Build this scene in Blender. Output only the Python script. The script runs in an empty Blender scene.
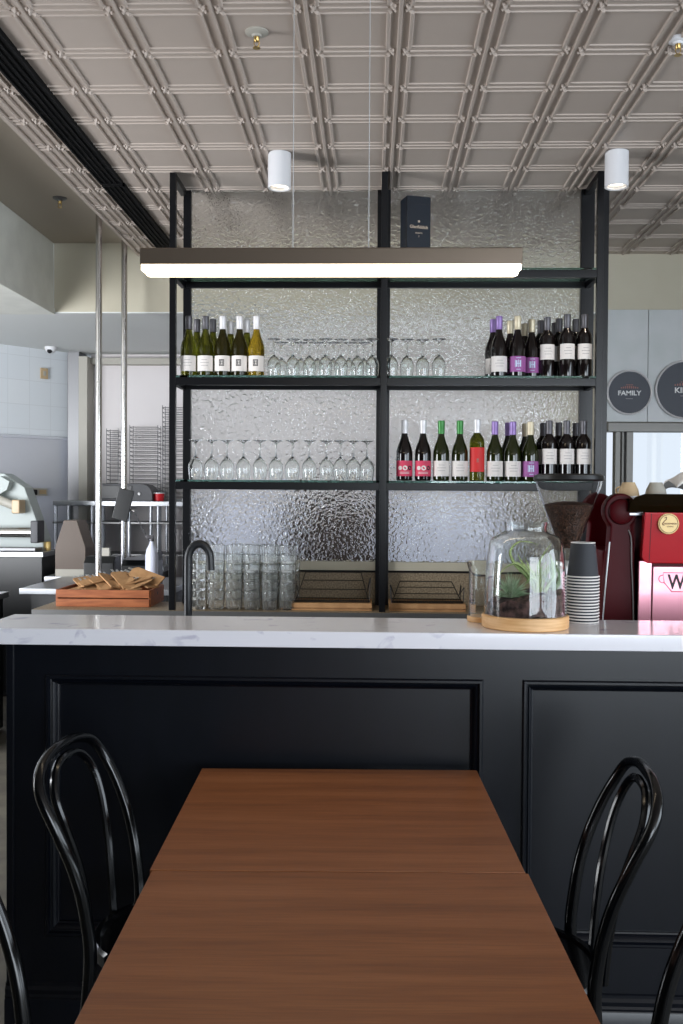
import bpy, bmesh, math, random
from math import sin, cos, pi, radians, atan2, sqrt
from mathutils import Vector, Matrix
random.seed(7)
SC = bpy.context.scene
COL = SC.collection

# ------------------------------------------------------------------ camera
EYE = 1.49
yaw, pitch, roll = radians(1.76), radians(-1.15), radians(0.35)
fw = Vector((-sin(yaw)*cos(pitch), cos(yaw)*cos(pitch), sin(pitch)))
rt0 = Vector((cos(yaw), sin(yaw), 0)); up0 = rt0.cross(fw)
rt = rt0*cos(roll) + up0*sin(roll); up = up0*cos(roll) - rt0*sin(roll)
cd = bpy.data.cameras.new('camera'); cam = bpy.data.objects.new('camera', cd); COL.objects.link(cam)
cd.sensor_fit = 'VERTICAL'; cd.sensor_height = 36.0; cd.sensor_width = 24.0; cd.lens = 995.0/1024*36
cd.clip_start = 0.05; cd.clip_end = 200
m = Matrix((rt, up, -fw)).transposed().to_4x4(); m.translation = Vector((0, 0, EYE))
cam.matrix_world = m
SC.camera = cam

# ------------------------------------------------------------------ world, lights, exposure
W = bpy.data.worlds.new('world'); SC.world = W; W.use_nodes = True
bg = W.node_tree.nodes['Background']; bg.inputs[0].default_value = (0.80, 0.88, 1.0, 1); bg.inputs[1].default_value = 1.0
SC.view_settings.view_transform = 'Standard'; SC.view_settings.look = 'None'
SC.view_settings.exposure = 0.0; SC.view_settings.gamma = 1.0; SC.view_settings.use_curve_mapping = False
cy = SC.cycles
cy.max_bounces = 36; cy.transmission_bounces = 36; cy.transparent_max_bounces = 12; cy.glossy_bounces = 5; cy.diffuse_bounces = 4
cy.sample_clamp_indirect = 4.0; cy.caustics_refractive = True; cy.caustics_reflective = False; cy.blur_glossy = 0.5

def area(name, loc, look, sx, sy, power, color):
    l = bpy.data.lights.new(name, 'AREA'); l.shape = 'RECTANGLE'; l.size = sx; l.size_y = sy; l.energy = power; l.color = color
    o = bpy.data.objects.new(name, l); COL.objects.link(o); o.location = loc
    o.rotation_euler = (Vector(look)).to_track_quat('-Z', 'Y').to_euler()
    return o
# daylight outside the shop windows (right wall and shop front), plus added kitchen fills without a real source
area('daylight_right', (5.0, -0.3, 1.6), (-1, 0, 0), 5.6, 2.2, 260, (0.80, 0.90, 1.0))
area('daylight_front', (2.6, -3.9, 1.5), (0, 1, 0), 3.6, 2.2, 300, (0.84, 0.92, 1.0))
area('kitchen_fill', (-4.3, 3.0, 1.3), (0.40, 1, 0.22), 2.2, 1.8, 280, (0.93, 0.96, 1.0))  # added fill from the left, that wall has no window
area('soffit_fill', (0.25, 7.45, 2.672), (0, 0, -1), 2.2, 1.3, 17, (0.97, 0.98, 1.0))  # added fill panel to brighten the view behind the rippled glass

# ------------------------------------------------------------------ materials
def sr(r, g, b):
    f = lambda c: (c/255/12.92) if c/255 <= 0.04045 else ((c/255+0.055)/1.055)**2.4
    return (f(r), f(g), f(b), 1)
def mat(name, color, rough=0.5, metal=0.0, trans=0.0, ior=1.45, emit=None, es=0, coat=0.0, spec=None, alpha=1.0):
    mt = bpy.data.materials.new(name); mt.use_nodes = True
    p = mt.node_tree.nodes['Principled BSDF']
    p.inputs['Base Color'].default_value = color; p.inputs['Roughness'].default_value = rough
    p.inputs['Metallic'].default_value = metal; p.inputs['IOR'].default_value = ior
    p.inputs['Transmission Weight'].default_value = trans; p.inputs['Alpha'].default_value = alpha
    p.inputs['Coat Weight'].default_value = coat
    if spec is not None: p.inputs['Specular IOR Level'].default_value = spec
    if emit: p.inputs['Emission Color'].default_value = emit; p.inputs['Emission Strength'].default_value = es
    return mt
def nodes(mt):
    nt = mt.node_tree; return nt, nt.nodes, nt.links, nt.nodes['Principled BSDF']
def coords(mt, scale=(1, 1, 1)):
    nt, N, L, p = nodes(mt)
    tc = N.new('ShaderNodeTexCoord'); mp = N.new('ShaderNodeMapping'); mp.inputs['Scale'].default_value = scale
    L.new(tc.outputs['Object'], mp.inputs['Vector']); return mp.outputs['Vector']
def noise_col(mt, c1, c2, scale=5, stretch=(1, 1, 1), detail=4, lo=0.35, hi=0.65, bump=0, bdist=0.002, rough=None):
    nt, N, L, p = nodes(mt)
    v = coords(mt, stretch); n = N.new('ShaderNodeTexNoise'); n.inputs['Scale'].default_value = scale; n.inputs['Detail'].default_value = detail
    L.new(v, n.inputs['Vector']); r = N.new('ShaderNodeValToRGB')
    r.color_ramp.elements[0].position = lo; r.color_ramp.elements[0].color = c1
    r.color_ramp.elements[1].position = hi; r.color_ramp.elements[1].color = c2
    L.new(n.outputs['Fac'], r.inputs['Fac']); L.new(r.outputs['Color'], p.inputs['Base Color'])
    if bump:
        b = N.new('ShaderNodeBump'); b.inputs['Strength'].default_value = bump; b.inputs['Distance'].default_value = bdist
        L.new(n.outputs['Fac'], b.inputs['Height']); L.new(b.outputs['Normal'], p.inputs['Normal'])
    return mt
M = {}
M['tin'] = mat('pressed_tin_paint', sr(186, 173, 163), 0.5)
M['plaster'] = noise_col(mat('beige_plaster', sr(170, 166, 154), 0.8), sr(186, 179, 160), sr(192, 186, 168), 3)
M['kceil'] = mat('kitchen_ceiling_paint', sr(180, 170, 156), 0.8)
M['duct'] = noise_col(mat('duct_paint', sr(186, 186, 178), 0.7), sr(212, 212, 204), sr(222, 222, 214), 6)
M['soffit'] = mat('soffit_paint', sr(214, 216, 214), 0.7)
M['concrete'] = noise_col(mat('concrete_floor', sr(90, 86, 78), 0.6), sr(80, 76, 70), sr(100, 96, 86), 9, detail=8)
M['darkwall'] = mat('dark_wall', sr(60, 58, 56), 0.7)
M['frame'] = mat('black_window_frame', sr(30, 30, 32), 0.4)
M['greyframe'] = mat('grey_metal_frame', sr(110, 108, 104), 0.4, 0.3)
M['cream'] = mat('cream_frame', sr(172, 168, 158), 0.5)
M['panel'] = noise_col(mat('pale_wall_panel', sr(190, 184, 184), 0.5), sr(214, 208, 208), sr(220, 214, 214), 1.5)
M['navy'] = noise_col(mat('navy_paint', sr(24, 27, 34), 0.32, spec=0.5), sr(5, 8, 15), sr(7, 10, 18), 30, (1, 1, .15), bump=0.06, bdist=0.0004)
M['navy'].node_tree.nodes['Principled BSDF'].inputs['Roughness'].default_value = 0.31
M['navy'].node_tree.nodes['Principled BSDF'].inputs['Specular IOR Level'].default_value = 0.42
M['steel'] = noise_col(mat('stainless_steel', sr(170, 172, 176), 0.30, 0.7), sr(146, 148, 152), sr(164, 166, 170), 3, (1, 1, 4))
M['steeld'] = mat('dull_steel', sr(120, 120, 120), 0.4, 0.8)
M['chrome'] = mat('chrome', sr(190, 186, 182), 0.26, 1.0)
M['blacksteel'] = mat('black_steel', sr(7, 8, 12), 0.33, spec=0.4)
M['black'] = mat('black_plastic', sr(16, 17, 19), 0.35)
M['matte_black'] = mat('matte_black_tapware', sr(26, 28, 32), 0.4)
M['chair'] = mat('black_lacquer', sr(4, 5, 7), 0.17, spec=0.45)
M['white'] = mat('white_powder_coat', sr(225, 225, 228), 0.4)
M['paper'] = mat('white_label_paper', sr(222, 216, 212), 0.7)
M['ink'] = mat('black_ink', sr(22, 22, 26), 0.6)
M['greyink'] = mat('grey_ink', sr(165, 160, 160), 0.6)
M['glass'] = mat('clear_glass', (0.97, 0.99, 0.985, 1), 0.0, trans=1.0, ior=1.45)
M['tglass'] = mat('tumbler_glass', (0.99, 1, 1, 1), 0.03, trans=0.97, ior=1.40)
M['shelfglass'] = mat('green_edge_glass', (0.18, 0.34, 0.30, 1), 0.02, trans=1.0, ior=1.45)
M['bronze'] = mat('bronze_anodised', sr(120, 108, 96), 0.3, 0.75)
M['led'] = mat('led_diffuser', (1, 1, 1, 1), 0.5, emit=(1.0, 0.82, 0.56, 1), es=9)
M['lamp'] = mat('downlight_lens', (1, 1, 1, 1), 0.5, emit=(1.0, 0.86, 0.62, 1), es=4.0)
M['brass'] = mat('brass', sr(190, 160, 100), 0.3, 0.9)
M['wire'] = mat('steel_cable', sr(190, 190, 190), 0.4, 0.3)
M['reddark'] = mat('dark_red_lacquer', sr(66, 2, 9), 0.42, spec=0.12)
M['red'] = mat('red_lacquer', sr(172, 10, 26), 0.3, spec=0.4)
M['redsheen'] = mat('red_panel_painted_sheen', sr(238, 165, 182), 0.25, 0.3, coat=0.8)  # window reflection put into the red as pale pink
M['smoke'] = mat('smoked_acrylic', (0.010, 0.006, 0.002, 1), 0.12, trans=0.2, ior=1.3, spec=0.12)
M['cloth'] = mat('white_cloth', sr(235, 233, 230), 0.9)
M['tancup'] = mat('tan_ceramic', sr(190, 165, 130), 0.35)
M['badge'] = mat('badge_gold', sr(232, 200, 128), 0.35)
M['badgeink'] = mat('badge_brown', sr(110, 60, 30), 0.6)
M['bean'] = noise_col(mat('coffee_beans', sr(40, 24, 14), 0.45), sr(22, 12, 7), sr(84, 54, 36), 160, detail=2, bump=0.9, bdist=0.004)
M['hopper'] = mat('hopper_plastic', (0.82, 0.82, 0.82, 1), 0.04, trans=1.0, ior=1.06)
M['cupdark'] = mat('charcoal_card', sr(48, 50, 55), 0.7)
M['cuprim'] = mat('white_card', sr(228, 224, 220), 0.6)
M['bamboo'] = noise_col(mat('pale_bamboo', sr(214, 170, 118), 0.5), sr(206, 158, 104), sr(226, 184, 134), 12, (1, 1, 12))
M['kraft'] = noise_col(mat('kraft_paper', sr(176, 134, 92), 0.8), sr(166, 124, 84), sr(186, 144, 100), 20)
M['traywood'] = noise_col(mat('orange_brown_wood', sr(150, 86, 48), 0.5), sr(136, 74, 40), sr(166, 98, 58), 10, (1, 8, 8))
M['soil'] = noise_col(mat('dark_soil', sr(50, 36, 36), 0.9), sr(26, 18, 18), sr(112, 86, 82), 60, detail=5, bump=1.0, bdist=0.008)
M['leaf'] = noise_col(mat('air_plant_leaf', sr(110, 140, 80), 0.5), sr(120, 152, 88), sr(190, 205, 140), 20)
M['leafgrey'] = noise_col(mat('grey_green_leaf', sr(110, 136, 100), 0.6), sr(120, 150, 112), sr(186, 202, 172), 30)
M['redbox'] = mat('red_plastic', sr(200, 30, 40), 0.4)
M['darkblue'] = mat('dark_blue_card', sr(16, 26, 38), 0.35)
M['goldink'] = mat('pale_gold_foil', sr(200, 180, 160), 0.4)
M['brownbox'] = mat('brown_laminate', sr(92, 78, 68), 0.5)
M['darkblur'] = mat('dark_brown_enamel', sr(58, 46, 42), 0.5)  # tone of the dark blur, for the added box behind the glass
M['pale'] = mat('pale_blue_white_enamel', sr(225, 228, 245), 0.35)
M['signgrey'] = noise_col(mat('grey_blue_laminate', sr(160, 168, 170), 0.4), sr(172, 180, 178), sr(194, 196, 198), 2.5)
M['signdark'] = mat('charcoal_sign_face', sr(52, 56, 66), 0.5)
M['silver'] = mat('silver_rim', sr(190, 190, 188), 0.3, 0.7)
M['rednk'] = mat('dusty_red_ink', sr(150, 100, 92), 0.6)
M['whiteink'] = mat('white_ink', sr(220, 220, 220), 0.6)
M['capgrey'] = mat('dark_grey_capsule', sr(84, 82, 86), 0.35, 0.4)
M['capwhite'] = mat('white_capsule', sr(214, 212, 214), 0.35, 0.2)
M['capcream'] = mat('cream_capsule', sr(206, 194, 166), 0.35, 0.2)
M['cappurple'] = mat('purple_capsule', sr(138, 112, 170), 0.35, 0.2)
M['capgreen'] = mat('green_capsule', sr(50, 122, 54), 0.35, 0.2)
M['pink'] = mat('pink_label', sr(205, 60, 92), 0.6)
M['purple'] = mat('purple_label', sr(150, 84, 148), 0.6)
M['redlabel'] = mat('red_label', sr(206, 44, 44), 0.6)
M['lilac'] = mat('light_blue_ink', sr(190, 205, 230), 0.6)
M['winered'] = mat('dark_wine_glass', (0.006, 0.004, 0.004, 1), 0.06, coat=0.2)
M['winegreen'] = mat('dark_green_glass', (0.012, 0.016, 0.003, 1), 0.06, coat=0.2)
M['winewhite'] = mat('green_gold_glass', (0.13, 0.135, 0.012, 1), 0.03, trans=0.85, ior=1.33)
M['winegold'] = mat('gold_glass', (0.42, 0.28, 0.02, 1), 0.03, trans=0.92, ior=1.33)
M['winedark'] = mat('dark_olive_glass', (0.035, 0.030, 0.006, 1), 0.03, trans=0.6, ior=1.33)
M['ductblack'] = mat('matte_black_vent', sr(12, 12, 13), 0.8, spec=0.2)
M['brushed'] = mat('brushed_grey_steel', sr(128, 128, 130), 0.45, 0.6)
M['palegrey'] = mat('pale_grey_enamel', sr(176, 184, 182), 0.5)
M['cord'] = mat('grey_cord', sr(70, 70, 74), 0.5)
M['iron'] = mat('dark_iron', sr(24, 22, 22), 0.5, 0.4)

def stone():
    mt = mat('white_quartz', sr(226, 225, 232), 0.16, coat=0.2); nt, N, L, p = nodes(mt)
    v = coords(mt); n = N.new('ShaderNodeTexNoise'); n.inputs['Scale'].default_value = 14; n.inputs['Detail'].default_value = 8; n.inputs['Distortion'].default_value = 0.8
    L.new(v, n.inputs['Vector']); r = N.new('ShaderNodeValToRGB'); e = r.color_ramp.elements
    e[0].position = 0.30; e[0].color = sr(196, 194, 208); e[1].position = 0.40; e[1].color = sr(228, 227, 233)
    L.new(n.outputs['Fac'], r.inputs['Fac']); L.new(r.outputs['Color'], p.inputs['Base Color']); return mt
M['quartz'] = stone()
def granite():
    mt = mat('tan_speckled_stone', sr(120, 104, 84), 0.45); nt, N, L, p = nodes(mt)
    v = coords(mt); n = N.new('ShaderNodeTexNoise'); n.inputs['Scale'].default_value = 130; n.inputs['Detail'].default_value = 3
    L.new(v, n.inputs['Vector']); r = N.new('ShaderNodeValToRGB'); e = r.color_ramp.elements
    e[0].position = 0.35; e[0].color = sr(116, 102, 82); e[1].position = 0.65; e[1].color = sr(160, 143, 118)
    L.new(n.outputs['Fac'], r.inputs['Fac']); L.new(r.outputs['Color'], p.inputs['Base Color']); return mt
M['granite'] = granite()
def walnut():
    mt = mat('walnut_veneer', sr(110, 66, 42), 0.42); nt, N, L, p = nodes(mt)
    v = coords(mt, (1.1, 16, 16)); n = N.new('ShaderNodeTexNoise'); n.inputs['Scale'].default_value = 1.6; n.inputs['Detail'].default_value = 6; n.inputs['Roughness'].default_value = 0.6; n.inputs['Distortion'].default_value = 0.3
    L.new(v, n.inputs['Vector']); r = N.new('ShaderNodeValToRGB'); e = r.color_ramp.elements
    e[0].position = 0.25; e[0].color = sr(120, 72, 44); e[1].position = 0.78; e[1].color = sr(160, 103, 66)
    e2 = r.color_ramp.elements.new(0.5); e2.color = sr(144, 89, 53)
    L.new(n.outputs['Fac'], r.inputs['Fac'])
    v2 = coords(mt, (6, 160, 160)); n2 = N.new('ShaderNodeTexNoise'); n2.inputs['Scale'].default_value = 1.5; n2.inputs['Detail'].default_value = 3
    L.new(v2, n2.inputs['Vector'])
    mx = N.new('ShaderNodeMix'); mx.data_type = 'RGBA'; mx.blend_type = 'MULTIPLY'; mx.inputs[0].default_value = 0.35
    L.new(r.outputs['Color'], mx.inputs[6]); 
    r2 = N.new('ShaderNodeValToRGB'); r2.color_ramp.elements[0].position = 0.35; r2.color_ramp.elements[0].color = (0.55, 0.5, 0.48, 1); r2.color_ramp.elements[1].position = 0.6; r2.color_ramp.elements[1].color = (1, 1, 1, 1)
    L.new(n2.outputs['Fac'], r2.inputs['Fac']); L.new(r2.outputs['Color'], mx.inputs[7]); L.new(mx.outputs[2], p.inputs['Base Color'])
    return mt
M['walnut'] = walnut()
def tiles():
    mt = mat('white_wall_tile', sr(206, 214, 222), 0.25); nt, N, L, p = nodes(mt)
    tc = N.new('ShaderNodeTexCoord'); mp = N.new('ShaderNodeMapping'); L.new(tc.outputs['Object'], mp.inputs['Vector'])
    mp.inputs['Rotation'].default_value = (pi/2, 0, 0)
    b = N.new('ShaderNodeTexBrick'); b.offset = 0; b.inputs['Scale'].default_value = 1; b.inputs['Brick Width'].default_value = 0.2; b.inputs['Row Height'].default_value = 0.2
    b.inputs['Mortar Size'].default_value = 0.003; b.inputs['Color1'].default_value = sr(224, 228, 232); b.inputs['Color2'].default_value = sr(220, 225, 230); b.inputs['Mortar'].default_value = sr(212, 216, 220)
    L.new(mp.outputs['Vector'], b.inputs['Vector']); L.new(b.outputs['Color'], p.inputs['Base Color']); return mt
M['tile'] = tiles()
M['lining'] = mat('brushed_steel_lining', sr(222, 225, 236), 0.27, 0.4)
def ripple():
    mt = mat('rippled_glass', (0.93, 0.95, 0.94, 1), 0.04, trans=1.0, ior=1.5); nt, N, L, p = nodes(mt)
    v = coords(mt); n = N.new('ShaderNodeTexNoise'); n.inputs['Scale'].default_value = 58; n.inputs['Detail'].default_value = 1.0; n.inputs['Distortion'].default_value = 0.6
    L.new(v, n.inputs['Vector']); b = N.new('ShaderNodeBump'); b.inputs['Strength'].default_value = 1.0; b.inputs['Distance'].default_value = 0.007
    L.new(n.outputs['Fac'], b.inputs['Height']); L.new(b.outputs['Normal'], p.inputs['Normal']); return mt
M['ripple'] = ripple()

# ------------------------------------------------------------------ mesh builder
class MB:
    def __init__(s): s.bm = bmesh.new(); s.bev = False
    def box(s, x0, x1, y0, y1, z0, z1, bev=0.0, seg=2, mi=0, T=None):
        b = bmesh.new(); r = bmesh.ops.create_cube(b, size=1)
        for v in b.verts: v.co = Vector(((x0+x1)/2+v.co.x*(x1-x0), (y0+y1)/2+v.co.y*(y1-y0), (z0+z1)/2+v.co.z*(z1-z0)))
        if bev: s.bev = True; bmesh.ops.bevel(b, geom=list(b.edges), offset=bev, segments=seg, profile=0.5, affect='EDGES')
        s._add(b, mi, T); return s
    def _add(s, b, mi=0, T=None):
        mp = {}
        for v in b.verts: mp[v] = s.bm.verts.new(T @ v.co if T else v.co)
        for f in b.faces:
            try: g = s.bm.faces.new([mp[v] for v in f.verts]); g.material_index = mi
            except ValueError: pass
        b.free()
    def lathe(s, prof, n=32, c=(0, 0, 0), mi=0, T=None, close=False):
        b = bmesh.new(); rings = []
        for r, z in prof:
            if r < 1e-6: rings.append([b.verts.new((c[0], c[1], c[2]+z))])
            else: rings.append([b.verts.new((c[0]+r*cos(2*pi*k/n), c[1]+r*sin(2*pi*k/n), c[2]+z)) for k in range(n)])
        seq = list(range(len(rings)-1))
        pairs = [(rings[i], rings[i+1]) for i in seq]
        if close: pairs.append((rings[-1], rings[0]))
        for A, B in pairs:
            for k in range(n):
                k2 = (k+1) % n
                if len(A) == 1 and len(B) == 1: continue
                if len(A) == 1: b.faces.new((A[0], B[k2], B[k]))
                elif len(B) == 1: b.faces.new((A[k], A[k2], B[0]))
                else: b.faces.new((A[k], A[k2], B[k2], B[k]))
        s._add(b, mi, T); return s
    def tube(s, pts, r, n=10, mi=0, closed=False, caps=True, T=None):
        P = [Vector(p) for p in pts]; N = len(P); R = r if isinstance(r, (list, tuple)) else [r]*N
        b = bmesh.new(); rings = []; prev = None
        for i in range(N):
            if closed: t = (P[(i+1) % N]-P[(i-1) % N])
            else: t = P[min(i+1, N-1)]-P[max(i-1, 0)]
            t.normalize()
            if prev is None:
                a = Vector((0, 0, 1)) if abs(t.z) < 0.9 else Vector((1, 0, 0)); u = t.cross(a).normalized()
            else:
                u = (prev - t*prev.dot(t)).normalized()
            prev = u; w = t.cross(u)
            rings.append([b.verts.new(P[i]+(u*cos(2*pi*k/n)+w*sin(2*pi*k/n))*R[i]) for k in range(n)])
        for i in range(N if closed else N-1):
            A, B = rings[i], rings[(i+1) % N]
            off = 0
            if closed and i == N-1:
                off = min(range(n), key=lambda o: (A[0].co-B[o].co).length)
            for k in range(n): b.faces.new((A[k], A[(k+1) % n], B[(k+1+off) % n], B[(k+off) % n]))
        if caps and not closed: b.faces.new(rings[0][::-1]); b.faces.new(rings[-1])
        s._add(b, mi, T); return s
    def prism(s, poly, axis, a0, a1, mi=0, T=None, bev=0.0):
        """poly: 2D points; axis 'x','y','z' extruded from a0 to a1"""
        def P(u, v, a): return {'x': (a, u, v), 'y': (u, a, v), 'z': (u, v, a)}[axis]
        b = bmesh.new(); A = [b.verts.new(P(u, v, a0)) for u, v in poly]; B = [b.verts.new(P(u, v, a1)) for u, v in poly]
        b.faces.new(A); b.faces.new(B[::-1])
        for k in range(len(poly)): k2 = (k+1) % len(poly); b.faces.new((A[k2], A[k], B[k], B[k2]))
        bmesh.ops.recalc_face_normals(b, faces=b.faces)
        if bev: s.bev = True; bmesh.ops.bevel(b, geom=list(b.edges), offset=bev, segments=2, profile=0.5, affect='EDGES')
        s._add(b, mi, T); return s
    def arc(s, r, a0, a1, z0, z1, t=0.0006, n=None, mi=0):
        """curved patch on a vertical cylinder, angles in radians measured from -Y towards +X"""
        n = n or max(2, int(abs(a1-a0)/0.16)+1); b = bmesh.new(); G = []
        for k in range(n+1):
            a = a0+(a1-a0)*k/n; d = Vector((sin(a), -cos(a), 0))
            G.append([b.verts.new(d*r+Vector((0, 0, z0))), b.verts.new(d*r+Vector((0, 0, z1))), b.verts.new(d*(r+t)+Vector((0, 0, z1))), b.verts.new(d*(r+t)+Vector((0, 0, z0)))])
        for k in range(n):
            A, B = G[k], G[k+1]
            for q in range(4): b.faces.new((A[q], B[q], B[(q+1) % 4], A[(q+1) % 4]))
        b.faces.new(G[0][::-1]); b.faces.new(G[-1]); bmesh.ops.recalc_face_normals(b, faces=b.faces)
        s._add(b, mi); return s
    def disc_on(s, r, a, z, rad, t=0.0009, mi=0, n=16):
        """disc wrapped on a vertical cylinder"""
        b = bmesh.new(); f, k_ = [], []
        for k in range(n):
            q = 2*pi*k/n; aa = a+rad*cos(q)/r; zz = z+rad*sin(q); d = Vector((sin(aa), -cos(aa), 0))
            f.append(b.verts.new(d*(r+t)+Vector((0, 0, zz)))); k_.append(b.verts.new(d*(r-0.0005)+Vector((0, 0, zz))))
        b.faces.new(f); b.faces.new(k_[::-1])
        for k in range(n): b.faces.new((f[k], k_[k], k_[(k+1) % n], f[(k+1) % n]))
        bmesh.ops.recalc_face_normals(b, faces=b.faces); s._add(b, mi); return s
    def build(s, name, mats, parent=None, loc=None, angle=35, recalc=True):
        me = bpy.data.meshes.new(name)
        if recalc: bmesh.ops.recalc_face_normals(s.bm, faces=s.bm.faces)
        s.bm.to_mesh(me); s.bm.free()
        for q in (mats if isinstance(mats, (list, tuple)) else [mats]): me.materials.append(M[q] if isinstance(q, str) else q)
        me.polygons.foreach_set('use_smooth', [True]*len(me.polygons)); me.set_sharp_from_angle(angle=radians(angle)); me.update()
        o = bpy.data.objects.new(name, me); COL.objects.link(o)
        if parent: o.parent = parent
        if loc: o.location = loc
        if s.bev: wn = o.modifiers.new('weighted_normal', 'WEIGHTED_NORMAL'); wn.keep_sharp = True
        return o
def cat(pts, n=6, closed=False):
    P = [Vector(p) for p in pts]; out = []; N = len(P)
    for i in range(N if closed else N-1):
        if closed: a, b, c, d = P[(i-1) % N], P[i], P[(i+1) % N], P[(i+2) % N]
        else: a, b, c, d = P[max(i-1, 0)], P[i], P[i+1], P[min(i+2, N-1)]
        for k in range(n):
            t = k/n; out.append(0.5*((2*b)+(c-a)*t+(2*a-5*b+4*c-d)*t*t+(3*b-a-3*c+d)*t**3))
    if not closed: out.append(P[-1])
    return out
def tag(o, label, category=None, group=None, kind=None):
    if label: o['label'] = label
    if category: o['category'] = category
    if group: o['group'] = group
    if kind: o['kind'] = kind
    return o
def thing(name, label, category, loc=(0, 0, 0), rz=0.0, group=None):
    o = bpy.data.objects.new(name, None); COL.objects.link(o); o.location = loc; o.rotation_euler = (0, 0, rz); o.empty_display_size = 0.05
    return tag(o, label, category, group)
def struct(mb, name, mats, label=None):
    o = mb.build(name, mats); o['kind'] = 'structure'
    if label: o['label'] = label
    return o
def dup(root, loc, rz=None, label=None, group=None):
    r = root.copy(); COL.objects.link(r); r.location = loc
    if rz is not None: r.rotation_euler = (0, 0, rz)
    if label: r['label'] = label
    if group: r['group'] = group
    def kids(src, dst):
        for ch in list(src.children):
            c = ch.copy(); COL.objects.link(c); c.parent = dst; kids(ch, c)
    kids(root, r)
    return r
def part(parent, name, mats, mb, label=None):
    o = mb.build(name, mats, parent)
    if label: o['label'] = label
    return o
def lettering(parent, text, size, loc, mt, name='lettering', rot=(pi/2, 0, 0), ext=0.0006, bold=0.0, sx=1.0):
    c = bpy.data.curves.new(name + '_source', 'FONT'); c.body = text; c.size = size; c.extrude = ext; c.align_x = 'CENTER'; c.align_y = 'CENTER'; c.offset = bold
    tmp = bpy.data.objects.new(name + '_source', c); COL.objects.link(tmp); bpy.context.view_layer.update()
    me = bpy.data.meshes.new_from_object(tmp.evaluated_get(bpy.context.evaluated_depsgraph_get())); me.name = name
    bpy.data.objects.remove(tmp); bpy.data.curves.remove(c)
    me.materials.clear(); me.materials.append(M[mt]); o = bpy.data.objects.new(name, me); COL.objects.link(o)
    o.parent = parent; o.location = loc; o.rotation_euler = rot; o.scale = (sx, 1, 1)
    return o
ORD = ['first', 'second', 'third', 'fourth', 'fifth', 'sixth', 'seventh', 'eighth', 'ninth', 'tenth', 'eleventh', 'twelfth', 'thirteenth', 'fourteenth', 'fifteenth', 'sixteenth', 'seventeenth', 'eighteenth']

# ================================================================== SETTING
CZ = 3.06
struct(MB().box(-6, 4.7, -3.7, 10, -0.05, 0), 'floor', 'concrete')
# pressed tin ceiling: plate, triple ribs both ways and small leaf lumps at the crossings
XE = -1.545
c = MB(); c.box(XE, 4.7, -3.7, 6.6, CZ, CZ+0.04)
xs = [0.083+0.3094*k for k in range(-5, 15)]; ys = [3.255+0.3212*k for k in range(-21, 11)]
def rib(c, p, q, w=0.016, h=0.009):
    if p[0] == q[0]:
        prof = [(p[0]-w/2, CZ+0.001), (p[0]-w*0.28, CZ-h), (p[0]+w*0.28, CZ-h), (p[0]+w/2, CZ+0.001)]
        c.prism(prof, 'y', p[1], q[1])
    else:
        prof = [(p[1]-w/2, CZ+0.001), (p[1]-w*0.28, CZ-h), (p[1]+w*0.28, CZ-h), (p[1]+w/2, CZ+0.001)]
        c.prism(prof, 'x', p[0], q[0])
xs = [x for x in xs if XE+0.04 < x < 4.65]; ys = [y for y in ys if -3.6 < y < 6.56]
for x in xs:
    rib(c, (x, -3.7), (x, 6.6))
    for s_ in (-1, 1):
        yy = [-3.7]+ys+[6.6]
        for a, b_ in zip(yy[:-1], yy[1:]):
            rib(c, (x+s_*0.039, a+0.03), (x+s_*0.039, b_-0.03))
xx = [XE]+xs+[4.7]
for y in ys:
    for d in (-0.037, 0, 0.037):
        for a, b_ in zip(xx[:-1], xx[1:]):
            rib(c, (a+(0.042 if a != XE else 0), y+d), (b_-0.042, y+d), w=0.013, h=0.0042)
for x in xs:
    for y in ys:
        if y < 1.5: continue
        for s_ in (-1, 1):
            # a small four-petalled leaf boss either side of the middle rib
            for (dx, dy, w, l) in ((0.0, 0.0, 0.013, 0.013), (0.009, 0.026, 0.012, 0.010), (0.009, -0.026, 0.012, 0.010), (-0.006, 0.016, 0.009, 0.009), (-0.006, -0.016, 0.009, 0.009)):
                cx_, cy_ = x+s_*(0.025+dx), y+dy
                vs = [c.bm.verts.new((cx_-w, cy_-l*0.5, CZ+0.001)), c.bm.verts.new((cx_+w*0.4, cy_-l, CZ+0.001)), c.bm.verts.new((cx_+w, cy_+l*0.5, CZ+0.001)), c.bm.verts.new((cx_-w*0.4, cy_+l, CZ+0.001)), c.bm.verts.new((cx_, cy_, CZ-0.011))]
                for q in range(4): c.bm.faces.new((vs[q], vs[(q+1) % 4], vs[4]))
struct(c, 'ceiling', 'tin', 'pressed tin ceiling')
t = MB(); t.box(XE-0.022, XE, -3.7, 6.6, CZ-0.012, 3.14, 0.004); t.box(XE-0.034, XE-0.02, -3.7, 6.6, CZ+0.01, 3.14, 0.003)
struct(t, 'trim_1', 'tin')
struct(MB().box(-6, XE-0.03, -3.7, 6.6, 3.135, 3.2), 'ceiling_kitchen', 'kceil')
struct(MB().box(-6, 4.7, 6.604, 9.2, 2.672, 2.70), 'ceiling_soffit', 'soffit')
# back walls
struct(MB().box(-2.13, 4.7, 6.6, 6.72, 2.68, 3.16), 'wall_back', 'plaster')
w = MB(); w.box(1.50, 1.538, 6.6, 8.6, 0, 2.68); w.box(1.53, 4.7, 6.604, 6.72, 1.96, 2.671); w.box(1.53, 4.7, 6.62, 6.72, 0, 1.0)
struct(w, 'wall_window', 'plaster')
struct(MB().box(-2.45, 1.55, 8.6, 8.7, 0, 2.7), 'wall_kitchen', 'panel')
d = MB(); d.box(-3.6, -2.13, 2.5, 6.598, 2.70, 3.134)
d.box(-3.6, -2.122, 2.49, 6.599, 2.662, 2.7005, 0.003)
struct(d, 'wall_duct', 'duct')
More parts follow.
